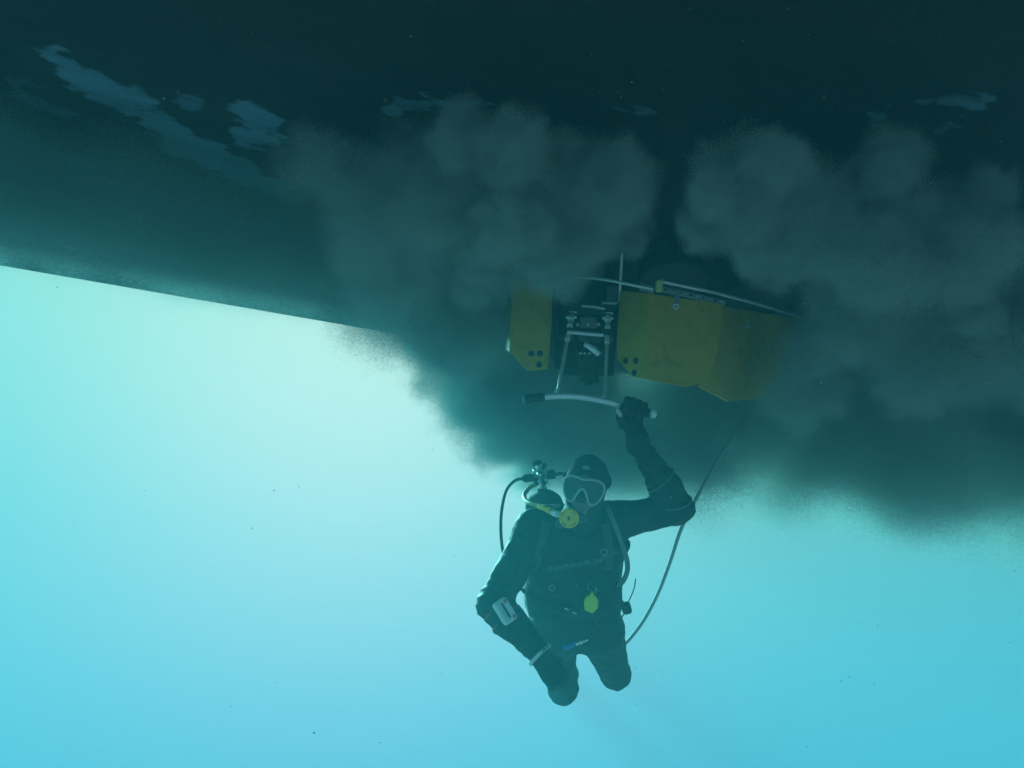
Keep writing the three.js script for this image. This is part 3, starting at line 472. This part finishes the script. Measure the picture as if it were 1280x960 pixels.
{
  // raised hand closed round the right grip
  const A = at(777, 507, 2.95), B = at(813, 517, 2.95), u = B.clone().sub(A).normalize(), wr = J.wrR, o = A.clone().lerp(B, 0.45);
  let w = dirC(0, 0, 1); w.addScaledVector(u, -w.dot(u)).normalize(); const v = V().crossVectors(w, u).normalize();
  const R = 0.029, ang = (a, r = R) => [Math.sin(a) * r, -Math.cos(a) * r];   // 0 behind, pi/2 above, pi in front
  const f = [[-0.032, 1.0, 0.0105], [-0.0105, 1.08, 0.011], [0.011, 1.03, 0.0105], [0.031, 0.9, 0.0092]].map(([x, k, r], i) => ({
    p: [[x * 0.95, -0.012, -0.034], [x, ...ang(1.0, R * 1.12 * k)], [x, ...ang(2.25, R * 1.1)], [x, ...ang(3.35, R)], [x * 0.96, ...ang(4.1, R * 0.98)]], r: [r * 1.2, r * 1.1, r * 1.02, r * 0.95, r * 0.85] }));
  const loc = (p) => { const q = p.clone().sub(o); return [q.dot(u), q.dot(v), q.dot(w)]; }, wl = loc(wr), wm = [wl[0] * 0.6, wl[1] * 0.62, wl[2] * 0.5 - 0.012];
  const palm = [-0.03, -0.01, 0.012, 0.03].map((x) => [[x, -0.012, -0.034], [lerp(x, wm[0], 0.5), wm[1], wm[2]], 0.0155, 0.017]); palm.push([wm, wl, 0.030, 0.039], [[wl[0] * 0.82, wl[1] * 0.85, wl[2] * 0.85], wl, 0.042, 0.044]);
  hand('glove', o, u, v, w, palm, f, { p: [[-0.022, wm[1] * 0.9, -0.008], [-0.045, -0.040, 0.010], [-0.049, -0.022, 0.028], [-0.046, 0.001, 0.033]], r: [0.017, 0.0145, 0.012, 0.0105] });
  part('glove_cuff', tubeAlong([at(791, 557, 2.955), at(797, 560, 2.94), at(806, 556, 2.955)], 0.004, 12, 6), GLOVE, diver);
  // pale bare palm edge showing through the open thumb seam
  part('palm_patch', new THREE.SphereGeometry(1, 16, 12).scale(0.008, 0.017, 0.006).applyMatrix4(new THREE.Matrix4().makeRotationFromQuaternion(camQ).setPosition(at(774, 516, 2.905)).multiply(new THREE.Matrix4().makeRotationZ(0.5))), std(rgb(0.62, 0.6, 0.55), 0.6), diver);
}
{
  // lowered hand, loosely closed in front of the thigh
  const o = at(688, 838, 2.92), v = o.clone().sub(J.wrL).normalize(); let w = dirC(0.25, 0.1, 1); w.addScaledVector(v, -w.dot(v)).normalize(); const u = V().crossVectors(v, w);
  const f = [[-0.030, 0.92], [-0.010, 1.0], [0.011, 0.97], [0.030, 0.82]].map(([x, k]) => ({ p: [[x, 0.012, 0], [x * 1.02, 0.048 * k, 0.008], [x, 0.066 * k, -0.022], [x * 0.95, 0.046 * k, -0.045], [x * 0.9, 0.026 * k, -0.046]], r: [0.0135, 0.0122, 0.0115, 0.0105, 0.0092] }));
  const palm = [-0.028, -0.009, 0.011, 0.029].map((x) => [[x, 0.014, 0], [x * 0.7, -0.045, -0.006], 0.016, 0.018]); palm.push([[0, -0.04, -0.006], [0, -0.08, -0.004], 0.032, 0.042]);
  hand('glove', o, u, v, w, palm, f, { p: [[-0.024, -0.03, -0.008], [-0.046, -0.002, -0.024], [-0.040, 0.024, -0.040], [-0.022, 0.036, -0.05]], r: [0.018, 0.0145, 0.0125, 0.0105] });
}

// ------------------------------------------------------------------ what the diver wears and carries
const HOSE = std(rgb(0.05, 0.055, 0.055), 0.7), GREYHOSE = std(rgb(0.22, 0.25, 0.24), 0.7), CHROME = std(rgb(0.75, 0.77, 0.77), 0.22, 1), LIME = std(rgb(0.80, 0.95, 0.05), 0.5), REGYELLOW = std(rgb(0.85, 0.60, 0.02), 0.45), WEBBING = std(rgb(0.05, 0.055, 0.06), 0.85);
function onBody(px, py, lift = 0, sdf = bodySdf, d0 = 2.5) { // the point of the suit met along that bearing
  let d = d0; for (let i = 0; i < 120 && d < 4.4; i++) { const p = at(px, py, d), s = sdf(p.x, p.y, p.z) - lift; if (s < 0.0008) return p; d += Math.max(0.001, s * 0.8); } return at(px, py, 3.1);
}
const vestBase = (x, y, z) => torsoSdf(x, y, z);
{
  const v = thing('buoyancy_vest', at(715, 720, 3.2), 'black buoyancy vest with straps buckled over the diver\'s chest', 'vest');
  // shell over the torso: open down the front, cut away for neck and arms
  const cn = J.neck, mid = J.chestL.clone().lerp(J.chestR, 0.5), wm = J.waistL.clone().lerp(J.waistR, 0.5), axis = wm.clone().sub(mid), ax = axis.clone().normalize(), sx = dirC(1, 0, 0), front = V().crossVectors(sx, ax).normalize(); if (front.dot(dirC(0, 0, 1)) < 0) front.negate();
  const armR = cone(J.shR, J.elR, 0.092, 0.08), armL = cone(J.shL, J.elL, 0.092, 0.08), neckHole = cone(cn, cn.clone().addScaledVector(ax, -0.1), 0.082, 0.10), belly = cone(mid.clone().addScaledVector(front, 0.10), wm.clone().addScaledVector(front, 0.11).addScaledVector(ax, 0.05), 0.050, 0.062);
  const pockL = cone(at(672, 738, 3.2), at(676, 760, 3.24), 0.045, 0.04), pockR = cone(at(756, 735, 3.2), at(757, 757, 3.24), 0.042, 0.04);
  const sdf = (x, y, z) => {
    const t = torsoSdf(x, y, z); let d = t - 0.020;
    d = smin(d, Math.min(pockL(x, y, z), pockR(x, y, z)), 0.02);
    d += (fbm(x * 20, y * 20, z * 20, 3) - 0.5) * 0.02;
    const along = (x - mid.x) * ax.x + (y - mid.y) * ax.y + (z - mid.z) * ax.z;
    d = smax(d, along - axis.length() - 0.06, 0.02);
    for (const c of [armR, armL, neckHole, belly]) d = smax(d, -c(x, y, z), 0.015);
    return Math.max(d, -(t - 0.004));
  };
  const b = new THREE.Box3(); for (const k of ['neck', 'chestL', 'chestR', 'waistL', 'waistR', 'hipL', 'hipR']) b.expandByPoint(J[k]); b.expandByScalar(0.18);
  part('shell', mesher(sdf, b.min, b.max, 0.0075), NYLON, v);
  const strap = (name, list, wid, lift, mat, sd = sdf) => {
    const pts = list.map(([x, y]) => onBody(x, y, lift, (a, c, e) => Math.min(bodySdf(a, c, e), sd(a, c, e)))), cv = new THREE.CatmullRomCurve3(pts), n = 40, pos = [], idx = [];
    for (let i = 0; i <= n; i++) { const p = cv.getPoint(i / n), t = cv.getTangent(i / n), o = p.clone().negate().normalize(), s = V().crossVectors(t, o).normalize(); for (const [a, q] of [[-1, 0], [-0.9, 1], [0.9, 1], [1, 0]]) { const r = p.clone().addScaledVector(s, a * wid / 2).addScaledVector(o, q * 0.003); pos.push(r.x, r.y, r.z); } if (i < n) for (let k = 0; k < 3; k++) { const A = i * 4 + k, B = A + 4; idx.push(A, B, A + 1, A + 1, B, B + 1); } }
    const g = new THREE.BufferGeometry(); g.setAttribute('position', new THREE.Float32BufferAttribute(pos, 3)); g.setIndex(idx); g.computeVertexNormals();
    return [part(name, toCreased(g), mat, v), cv];
  };
  const STR = std(rgb(0.06, 0.07, 0.075), 0.8, 0, { side: THREE.DoubleSide });
  strap('shoulder_strap', [[682, 652], [679, 672], [673, 696], [666, 716]], 0.032, 0.004, STR);
  strap('shoulder_strap', [[757, 655], [760, 672], [762, 692], [762, 712]], 0.030, 0.004, STR);
  const [cs, ccv] = strap('chest_strap', [[684, 711], [705, 708], [728, 704], [750, 699], [772, 688]], 0.024, 0.006, STR);
  const r = rng(8), st = []; for (let i = 0; i < 34; i++) { const t = 0.03 + i / 34 * 0.95, p = ccv.getPoint(t), q = p.clone().negate().normalize(); st.push(box(0.004 + 0.003 * r(), 0.003 + 0.010 * r(), 0.002, frame(p.clone().addScaledVector(q, 0.004).add(dirC(0, (r() - 0.5) * 0.006, 0)), dirC(0.4 * (r() - 0.5), 1, 0), q), 0.0006)); }
  part('stitching', st, std(rgb(0.20, 0.24, 0.26), 0.8), cs);
  const [ws, wcv] = strap('waist_belt', [[664, 752], [684, 758], [704, 762], [722, 764], [745, 765], [764, 760]], 0.036, 0.006, STR);
  const bp = wcv.getPoint(0.42), bq = bp.clone().negate().normalize();
  part('buckle', [box(0.045, 0.030, 0.008, frame(bp.clone().addScaledVector(bq, 0.007), dirC(0.15, 1, 0), bq), 0.002)], BLACK, ws);
  for (const [x, y, a] of [[708, 761, -0.4], [718, 766, -0.35]]) { const p = onBody(x, y, 0.016, sdf); part('clip', box(0.018, 0.005, 0.005, new THREE.Matrix4().makeRotationFromQuaternion(camQ).setPosition(p).multiply(new THREE.Matrix4().makeRotationZ(a)), 0.001), CHROME, ws); }
  for (const [x, y] of [[755, 690], [742, 738], [690, 735], [663, 695]]) { const p = onBody(x, y, 0.010, sdf), q = p.clone().negate().normalize(); part('ring', new THREE.TorusGeometry(0.011, 0.0022, 8, 20).applyMatrix4(frame(p, dirC(0.3, 1, 0), q)), DULLSTEEL, v); }
}
{
  const t = thing('scuba_tank', at(690, 770, 3.6), 'dark scuba tank with valve and first stage behind the diver\'s shoulder', 'scuba tank');
  const a = at(679, 622, 3.30), b = at(697, 768, 3.66), ax = b.clone().sub(a), L = ax.length(), R = 0.083;
  const prof = [[0.001, -0.05], [0.018, -0.05], [0.020, -0.03], [0.03, -0.018], [0.055, 0.0], [0.074, 0.025], [R, 0.065], [R, L - 0.03], [0.07, L - 0.005], [0.04, L], [0.001, L]].map((p) => new THREE.Vector2(...p));
  part('cylinder', toCreased(new THREE.LatheGeometry(prof, 40).applyMatrix4(frame(a, ax, V(0, 0, 1))), 0.5), std(rgb(0.05, 0.055, 0.06), 0.85, 0, { map: grime }), t);
  const k = (x, y, d = 3.27) => at(x, y, d);
  const val = part('valve', [cyl(k(677, 611), k(675, 590), 0.015, 0.013, 18), cyl(k(675, 592), k(672, 580), 0.010, 0.011, 16), cyl(k(664, 597), k(688, 594), 0.0125, 0.0125, 16), new THREE.SphereGeometry(0.017, 16, 12).translate(...k(676, 594, 3.25).toArray())], CHROME, t);
  part('yoke', [boxAlong(k(667, 606, 3.25), k(667, 588, 3.25), 0.008, 0.02, dirC(0, 0, 1)), boxAlong(k(683, 604, 3.25), k(683, 588, 3.25), 0.008, 0.02, dirC(0, 0, 1)), boxAlong(k(666, 589, 3.25), k(684, 587, 3.25), 0.009, 0.02, dirC(0, 0, 1))], DULLSTEEL, val);
  const ribs = []; for (let i = 0; i < 12; i++) { const q = i / 12 * 6.283; ribs.push(new THREE.CylinderGeometry(0.0028, 0.0028, 0.014, 6).translate(Math.cos(q) * 0.0165, 0.007, Math.sin(q) * 0.0165)); }
  part('knob', [cyl(k(672, 581), k(670.5, 575.5), 0.0165, 0.0175, 20), merge(ribs).applyMatrix4(frame(k(672, 581), k(670.5, 575.5).sub(k(672, 581)), V(0, 0, 1)))], RUBBER, val);
  const fs = part('first_stage', [cyl(k(668, 597, 3.24), k(655, 598, 3.24), 0.015, 0.0165, 20), cyl(k(655.5, 598, 3.24), k(653, 598.3, 3.24), 0.012, 0.012, 16), cyl(k(685, 594, 3.24), k(694, 593, 3.24), 0.017, 0.017, 20), cyl(k(690, 587, 3.24), k(690, 597, 3.24), 0.011, 0.011, 16), cyl(k(678, 586, 3.24), k(682, 579, 3.24), 0.008, 0.009, 12), cyl(k(671, 597, 3.22), k(671, 606, 3.22), 0.010, 0.010, 12), cyl(k(679, 597, 3.22), k(680, 607, 3.22), 0.009, 0.009, 12)], BLACK, t);
  for (const [a, b] of [[k(674, 600, 3.215), k(674, 604, 3.21)], [k(669, 590, 3.215), k(667, 586, 3.215)], [k(683, 598, 3.215), k(683, 602, 3.215)]]) part('port_plug', cyl(a, b, 0.0065, 0.006, 6), CHROME, fs);
  part('high_pressure_hose', tubeAlong([k(655, 598, 3.24), k(645, 600, 3.24), k(634, 611, 3.22), k(627.5, 635, 3.2), k(626, 660, 3.18), k(628, 685, 3.17), k(636, 715, 3.2), k(655, 740, 3.26)], 0.0062, 60, 10), HOSE, t);
  part('hose', tubeAlong([k(694, 593, 3.24), k(702, 592, 3.22), k(715, 596, 3.2), k(735, 612, 3.16), k(756, 630, 3.1)], 0.0068, 40, 10), HOSE, t);
}
{
  const c = at(711.5, 647.5, 2.862), m = new THREE.Matrix4().makeRotationFromQuaternion(camQ).setPosition(c).multiply(new THREE.Matrix4().makeRotationY(-0.22)).multiply(new THREE.Matrix4().makeRotationX(0.05)), Z = new THREE.Matrix4().makeRotationX(Math.PI / 2);
  const reg = thing('breathing_regulator', c.clone(), 'round yellow breathing regulator in the diver\'s mouth with yellow hose', 'regulator');
  const lat = (p, n = 40) => toCreased(new THREE.LatheGeometry(p.map((q) => new THREE.Vector2(...q)), n).applyMatrix4(m.clone().multiply(Z)), 0.5);
  part('case', [lat([[0.001, -0.05], [0.018, -0.05], [0.022, -0.036], [0.031, -0.028], [0.033, -0.004], [0.031, 0.002], [0.001, 0.002]])], BLACK, reg);
  const cov = part('cover', [lat([[0.034, -0.008], [0.0355, -0.002], [0.0345, 0.006], [0.031, 0.009], [0.027, 0.0085], [0.024, 0.0062], [0.022, 0.0066], [0.013, 0.0085], [0.001, 0.009]])], REGYELLOW, reg);
  const on = (x, y, z = 0.0095) => m.clone().multiply(new THREE.Matrix4().makeTranslation(x, y, z));
  part('emblem', [box(0.003, 0.011, 0.002, on(0, 0.001), 0.0005), box(0.010, 0.003, 0.002, on(0, -0.0045), 0.0005), box(0.003, 0.006, 0.002, on(-0.0035, 0.0035).multiply(new THREE.Matrix4().makeRotationZ(0.7)), 0.0005), box(0.003, 0.006, 0.002, on(0.0035, 0.0035).multiply(new THREE.Matrix4().makeRotationZ(-0.7)), 0.0005)], BLACK, cov);
  const slot = []; for (const a of [0.6, 0.95, 2.2, 2.55, 3.8, 4.15, 5.3, 5.65]) slot.push(box(0.008, 0.0022, 0.002, on(Math.cos(a) * 0.027, Math.sin(a) * 0.027, 0.0088).multiply(new THREE.Matrix4().makeRotationZ(a + Math.PI / 2)), 0.0005));
  part('slot', slot, std(rgb(0.10, 0.085, 0.01), 0.7), cov);
  part('exhaust_tee', [cyl(at(715, 652, 2.9), at(733, 645, 2.925), 0.016, 0.019, 18), cyl(at(708, 655, 2.9), at(697, 655, 2.93), 0.015, 0.017, 18), cyl(at(726, 643, 2.89), at(733, 649, 2.90), 0.008, 0.008, 12)], std(rgb(0.07, 0.08, 0.085), 0.6), reg);
  part('mouthpiece', cyl(at(714, 643, 2.9), at(722, 634, 2.945), 0.017, 0.020, 18), BLACK, reg);
  part('swivel', [cyl(at(700, 644, 2.875), at(697.5, 643, 2.877), 0.009, 0.009, 16), cyl(at(697.5, 643, 2.877), at(691, 640.5, 2.89), 0.0125, 0.0125, 8), cyl(at(691, 640.5, 2.89), at(689, 639.5, 2.893), 0.009, 0.009, 16)], std(rgb(0.85, 0.87, 0.88), 0.3, 0.4), reg);
  part('hose', [tubeAlong([at(689, 640, 2.893), at(682, 636, 2.92), at(674, 633, 2.96)], 0.0098, 20, 12), ...[0, 1, 2].map((i) => new THREE.TorusGeometry(0.010, 0.002, 8, 18).applyMatrix4(frame(at(687 - i * 3.2, 639 - i * 1.7, 2.9 + i * 0.012), dirC(1, 0.5, 0), dirC(0, 0, 1)).multiply(new THREE.Matrix4().makeRotationX(Math.PI / 2)))), boxAlong(at(687, 634, 2.9), at(684.5, 639, 2.9), 0.012, 0.014, dirC(0, 0, 1))], REGYELLOW, reg);
  part('hose', tubeAlong([at(674, 633, 2.96), at(664, 629.5, 3.02), at(657, 625, 3.10), at(656, 617, 3.18), at(663, 609, 3.22), at(671, 605, 3.22)], 0.0085, 40, 12), std(rgb(0.30, 0.30, 0.08), 0.6), reg);
}
{
  const inf = thing('inflator_hose', at(771, 735, 3.05), 'grey corrugated inflator hose looping off the diver\'s raised-arm shoulder', 'hose');
  const pts = [at(757, 630, 3.03), at(764, 645, 2.95), at(771, 662, 2.95), at(778, 682, 2.97), at(783.5, 700, 3.0), at(784, 714, 3.02), at(779, 726, 3.03), at(771, 733, 3.05)], cv = new THREE.CatmullRomCurve3(pts, false, 'centripetal'), g = [new THREE.TubeGeometry(cv, 80, 0.0078, 12)];
  const rib = part('tube', g, GREYHOSE, inf), rr = []; for (let i = 0; i < 62; i++) { const t = i / 61, p = cv.getPoint(t), q = cv.getTangent(t); rr.push(new THREE.TorusGeometry(0.0082, 0.0015, 6, 14).applyMatrix4(frame(p, q, dirC(0, 0, 1)).multiply(new THREE.Matrix4().makeRotationX(Math.PI / 2)))); }
  part('ribs', rr, GREYHOSE, inf);
  part('mouth_valve', [cyl(at(774, 729, 3.05), at(768, 741, 3.06), 0.014, 0.015, 16), cyl(at(770, 736, 3.045), at(775, 739, 3.04), 0.008, 0.009, 12)], BLACK, inf);
}
{
  const c = at(783, 760, 3.08), g = thing('pressure_gauge', c.clone(), 'black pressure gauge dangling beside the diver\'s hip below the inflator', 'gauge');
  part('hose', tubeAlong([at(768, 740, 3.09), at(772, 747, 3.08), at(778, 754, 3.08), at(782, 758, 3.08)], 0.0085, 24, 10), HOSE, g);
  part('housing', [box(0.036, 0.046, 0.03, new THREE.Matrix4().makeRotationFromQuaternion(camQ).setPosition(c).multiply(new THREE.Matrix4().makeRotationZ(0.25)), 0.012), new THREE.CylinderGeometry(0.016, 0.016, 0.012, 24).applyMatrix4(new THREE.Matrix4().makeRotationFromQuaternion(camQ).setPosition(c.clone().add(dirC(0, 0, 0.014))).multiply(new THREE.Matrix4().makeRotationX(Math.PI / 2)))], BLACK, g);
  part('lanyard', tubeAlong([at(785, 753, 3.07), at(789, 745, 3.06), at(793, 734, 3.05), at(794.5, 724, 3.05)], 0.0022, 24, 8), HOSE, g);
  part('lanyard', tubeAlong([at(781, 766, 3.08), at(777, 772, 3.1), at(773, 778, 3.13)], 0.0025, 16, 8), HOSE, g);
}
{
  const p = onBody(739, 752, 0.045), q = p.clone().negate().normalize(), o = thing('spare_mouthpiece', p.clone(), 'bright lime green spare regulator hanging at the diver\'s waist', 'regulator');
  const sh = new THREE.Shape([[-0.024, -0.026], [-0.027, 0.004], [-0.016, 0.024], [-0.004, 0.029], [0.001, 0.040], [0.008, 0.040], [0.009, 0.029], [0.020, 0.020], [0.025, 0.004], [0.022, -0.020], [0.006, -0.036], [-0.006, -0.035]].map((a) => new THREE.Vector2(...a)));
  const M = frame(p, dirC(-0.03, 1, 0), q);
  part('cover', new THREE.ExtrudeGeometry(sh, { depth: 0.018, bevelEnabled: true, bevelSize: 0.005, bevelThickness: 0.006, bevelSegments: 4, bevelOffset: -0.004 }).applyMatrix4(M), LIME, o);
  part('clip', [new THREE.TorusGeometry(0.016, 0.0025, 8, 20).applyMatrix4(M.clone().multiply(new THREE.Matrix4().makeTranslation(0.005, 0.055, 0.0)))], DULLSTEEL, o);
  part('back_case', box(0.03, 0.045, 0.024, M.clone().multiply(new THREE.Matrix4().makeTranslation(0.018, -0.004, -0.01)), 0.008), std(rgb(0.06, 0.09, 0.08), 0.6), o);
}
{
  // instrument strapped to the lowered forearm
  const f = J.wrL.clone().sub(J.elL).normalize(), c0 = onBody(631, 764, 0.012), q = c0.clone().negate().normalize().addScaledVector(dirC(0.25, 0.35, 0), 1).normalize();
  const ax = dirC(0.50, -0.80, 0.05).normalize(), M = frame(c0, ax, q);
  const d = thing('wrist_instrument', c0.clone(), 'white boxy dive instrument with dark slot and red buttons on the lowered forearm', 'dive instrument');
  const cs = part('case', box(0.056, 0.088, 0.032, M, 0.010), std(rgb(0.74, 0.78, 0.78), 0.5), d);
  part('slot', box(0.009, 0.060, 0.004, M.clone().multiply(new THREE.Matrix4().makeTranslation(0.001, -0.002, 0.0155)), 0.0015), BLACK, cs);
  part('rail', box(0.004, 0.066, 0.004, M.clone().multiply(new THREE.Matrix4().makeTranslation(0.013, -0.002, 0.0155)), 0.0015), std(rgb(0.45, 0.5, 0.5), 0.5), cs);
  for (const s of [-1, 1]) part('button', cyl(V(-0.016, s * 0.031, 0.0145).applyMatrix4(M), V(-0.016, s * 0.031, 0.0185).applyMatrix4(M), 0.0075, 0.007, 18), RED, cs);
  for (const [t, dx] of [[0.10, 0], [0.30, 0]]) { const p = J.elL.clone().lerp(J.wrL, t), r = t < 0.2 ? 0.061 : 0.064; part('strap', new THREE.TorusGeometry(r, 0.0028, 8, 48).applyMatrix4(frame(p, f, V(0, 0, 1)).multiply(new THREE.Matrix4().makeRotationX(Math.PI / 2))), RED, d); }
  part('wire_loop', new THREE.TorusGeometry(0.019, 0.0022, 8, 28).applyMatrix4(new THREE.Matrix4().makeRotationFromQuaternion(camQ).setPosition(at(622, 786, 2.97)).multiply(new THREE.Matrix4().makeRotationY(0.5))), HOSE, d);
}
{
  const f = J.wrL.clone().sub(J.elL).normalize(), p = J.wrL.clone().addScaledVector(f, 0.012), w = thing('wrist_bracelet', p.clone(), 'silver segmented band round the wrist of the diver\'s lowered arm', 'wrist band');
  for (let i = 0; i < 26; i++) { const a = i / 26 * 6.283; part('link', box(0.011, 0.013, 0.005, frame(p, f, V(0, 0, 1)).multiply(new THREE.Matrix4().makeRotationY(a)).multiply(new THREE.Matrix4().makeTranslation(0, 0, 0.0495)), 0.0015), CHROME, w); }
  part('band', new THREE.CylinderGeometry(0.047, 0.047, 0.009, 32, 1, true).applyMatrix4(frame(p, f, V(0, 0, 1))), std(rgb(0.06, 0.065, 0.07), 0.7, 0, { side: THREE.DoubleSide }), w);
}
{
  const a = at(699, 812, 3.14), b = at(735, 799.5, 3.14), t = thing('dive_torch', a.clone(), 'slim blue and silver torch hanging across the diver\'s thighs', 'torch'), m = (k) => a.clone().lerp(b, k);
  part('barrel', [cyl(m(0.12), m(0.55), 0.0095, 0.0085, 18)], std(rgb(0.06, 0.16, 0.55), 0.35), t);
  part('tail', [cyl(m(0.55), m(0.72), 0.0075, 0.0075, 16), cyl(m(0.72), m(0.78), 0.010, 0.010, 16), cyl(m(0.78), m(1), 0.006, 0.005, 14)], CHROME, t);
  part('head', cyl(m(0), m(0.12), 0.0125, 0.0105, 18), BLACK, t);
  part('lanyard', tubeAlong([m(1), at(742, 790, 3.16), at(744, 775, 3.14), at(741, 764, 3.12)], 0.0025, 20, 8), HOSE, t);
}
{
  // cords round the raised forearm, with their toggle
  const f = J.wrR.clone().sub(J.elR).normalize(), cd = thing('forearm_bungee', J.elR.clone().lerp(J.wrR, 0.3), 'thin pale cords with a dark toggle round the diver\'s raised forearm', 'cord'), CORD = std(rgb(0.16, 0.24, 0.20), 0.7);
  for (const [t, r, tilt] of [[0.10, 0.063, 0.55], [0.44, 0.060, -0.35]]) { const p = J.elR.clone().lerp(J.wrR, t); part('loop', new THREE.TorusGeometry(r, 0.0024, 8, 56).applyMatrix4(frame(p, f.clone().addScaledVector(dirC(1, 0, 0.3), tilt * 0.6), V(0, 0, 1)).multiply(new THREE.Matrix4().makeRotationX(Math.PI / 2))), CORD, cd); }
  part('toggle', [new THREE.SphereGeometry(0.016, 16, 12).scale(0.9, 1.2, 0.9).applyMatrix4(new THREE.Matrix4().makeRotationFromQuaternion(camQ).setPosition(at(811, 603, 2.96))), cyl(at(813, 598, 2.96), at(818, 610, 2.955), 0.006, 0.006, 10)], BLACK, cd);
}
// ------------------------------------------------------------------ the trailing supply hose
{
  const pts = [at(770, 812, 3.75), at(783, 803, 3.66), at(803, 778, 3.6), at(821, 745, 3.55), at(836, 707, 3.5), at(852, 660, 3.45), at(870, 624, 3.5), at(892, 584, 3.75), at(910, 555, 4.05), at(928, 528, 4.3), at(935, 500, 4.35), at(925, 455, 4.1), at(915, 420, 3.9)];
  const h = tag(part('supply_hose', tubeAlong(pts, 0.0076, 160, 12), std(rgb(0.50, 0.54, 0.52), 0.75, 0, { bumpMap: fineBump, bumpScale: 0.002 })), 'long thin grey hose curving from the cart down behind the diver', 'hose');
}
// ------------------------------------------------------------------ flecks drifting in the water
{
  const r = rng(314), N = 2600, pos = [], nn = V(), a = V(), b = V();
  for (let i = 0; i < N; i++) {
    const d = 0.7 + 3.6 * Math.pow(r(), 0.6), p = at(640 + (r() - 0.5) * 1500, 480 + (r() - 0.5) * 1150, d); if (p.y > HULL_Y - 0.03) continue;
    const s = (0.0005 + 0.0016 * Math.pow(r(), 5)) * (d < 1.2 ? 0.6 : 1), L = 1 + 1.5 * r() * r();
    const g = new THREE.TetrahedronGeometry(s).scale(L, 1, 0.7 + 0.6 * r()).rotateX(r() * 6).rotateY(r() * 6).translate(p.x, p.y, p.z); pos.push(...g.attributes.position.array);
  }
  const g = new THREE.BufferGeometry(); g.setAttribute('position', new THREE.Float32BufferAttribute(pos, 3));
  const m = new THREE.Mesh(g, std(rgb(0.62, 0.62, 0.55), 0.9)); m.name = 'drifting_flecks'; scene.add(m); tag(m, 'tiny pale flecks drifting through the whole water', 'flecks', null, 'stuff');
}

renderer.render(scene, camera);
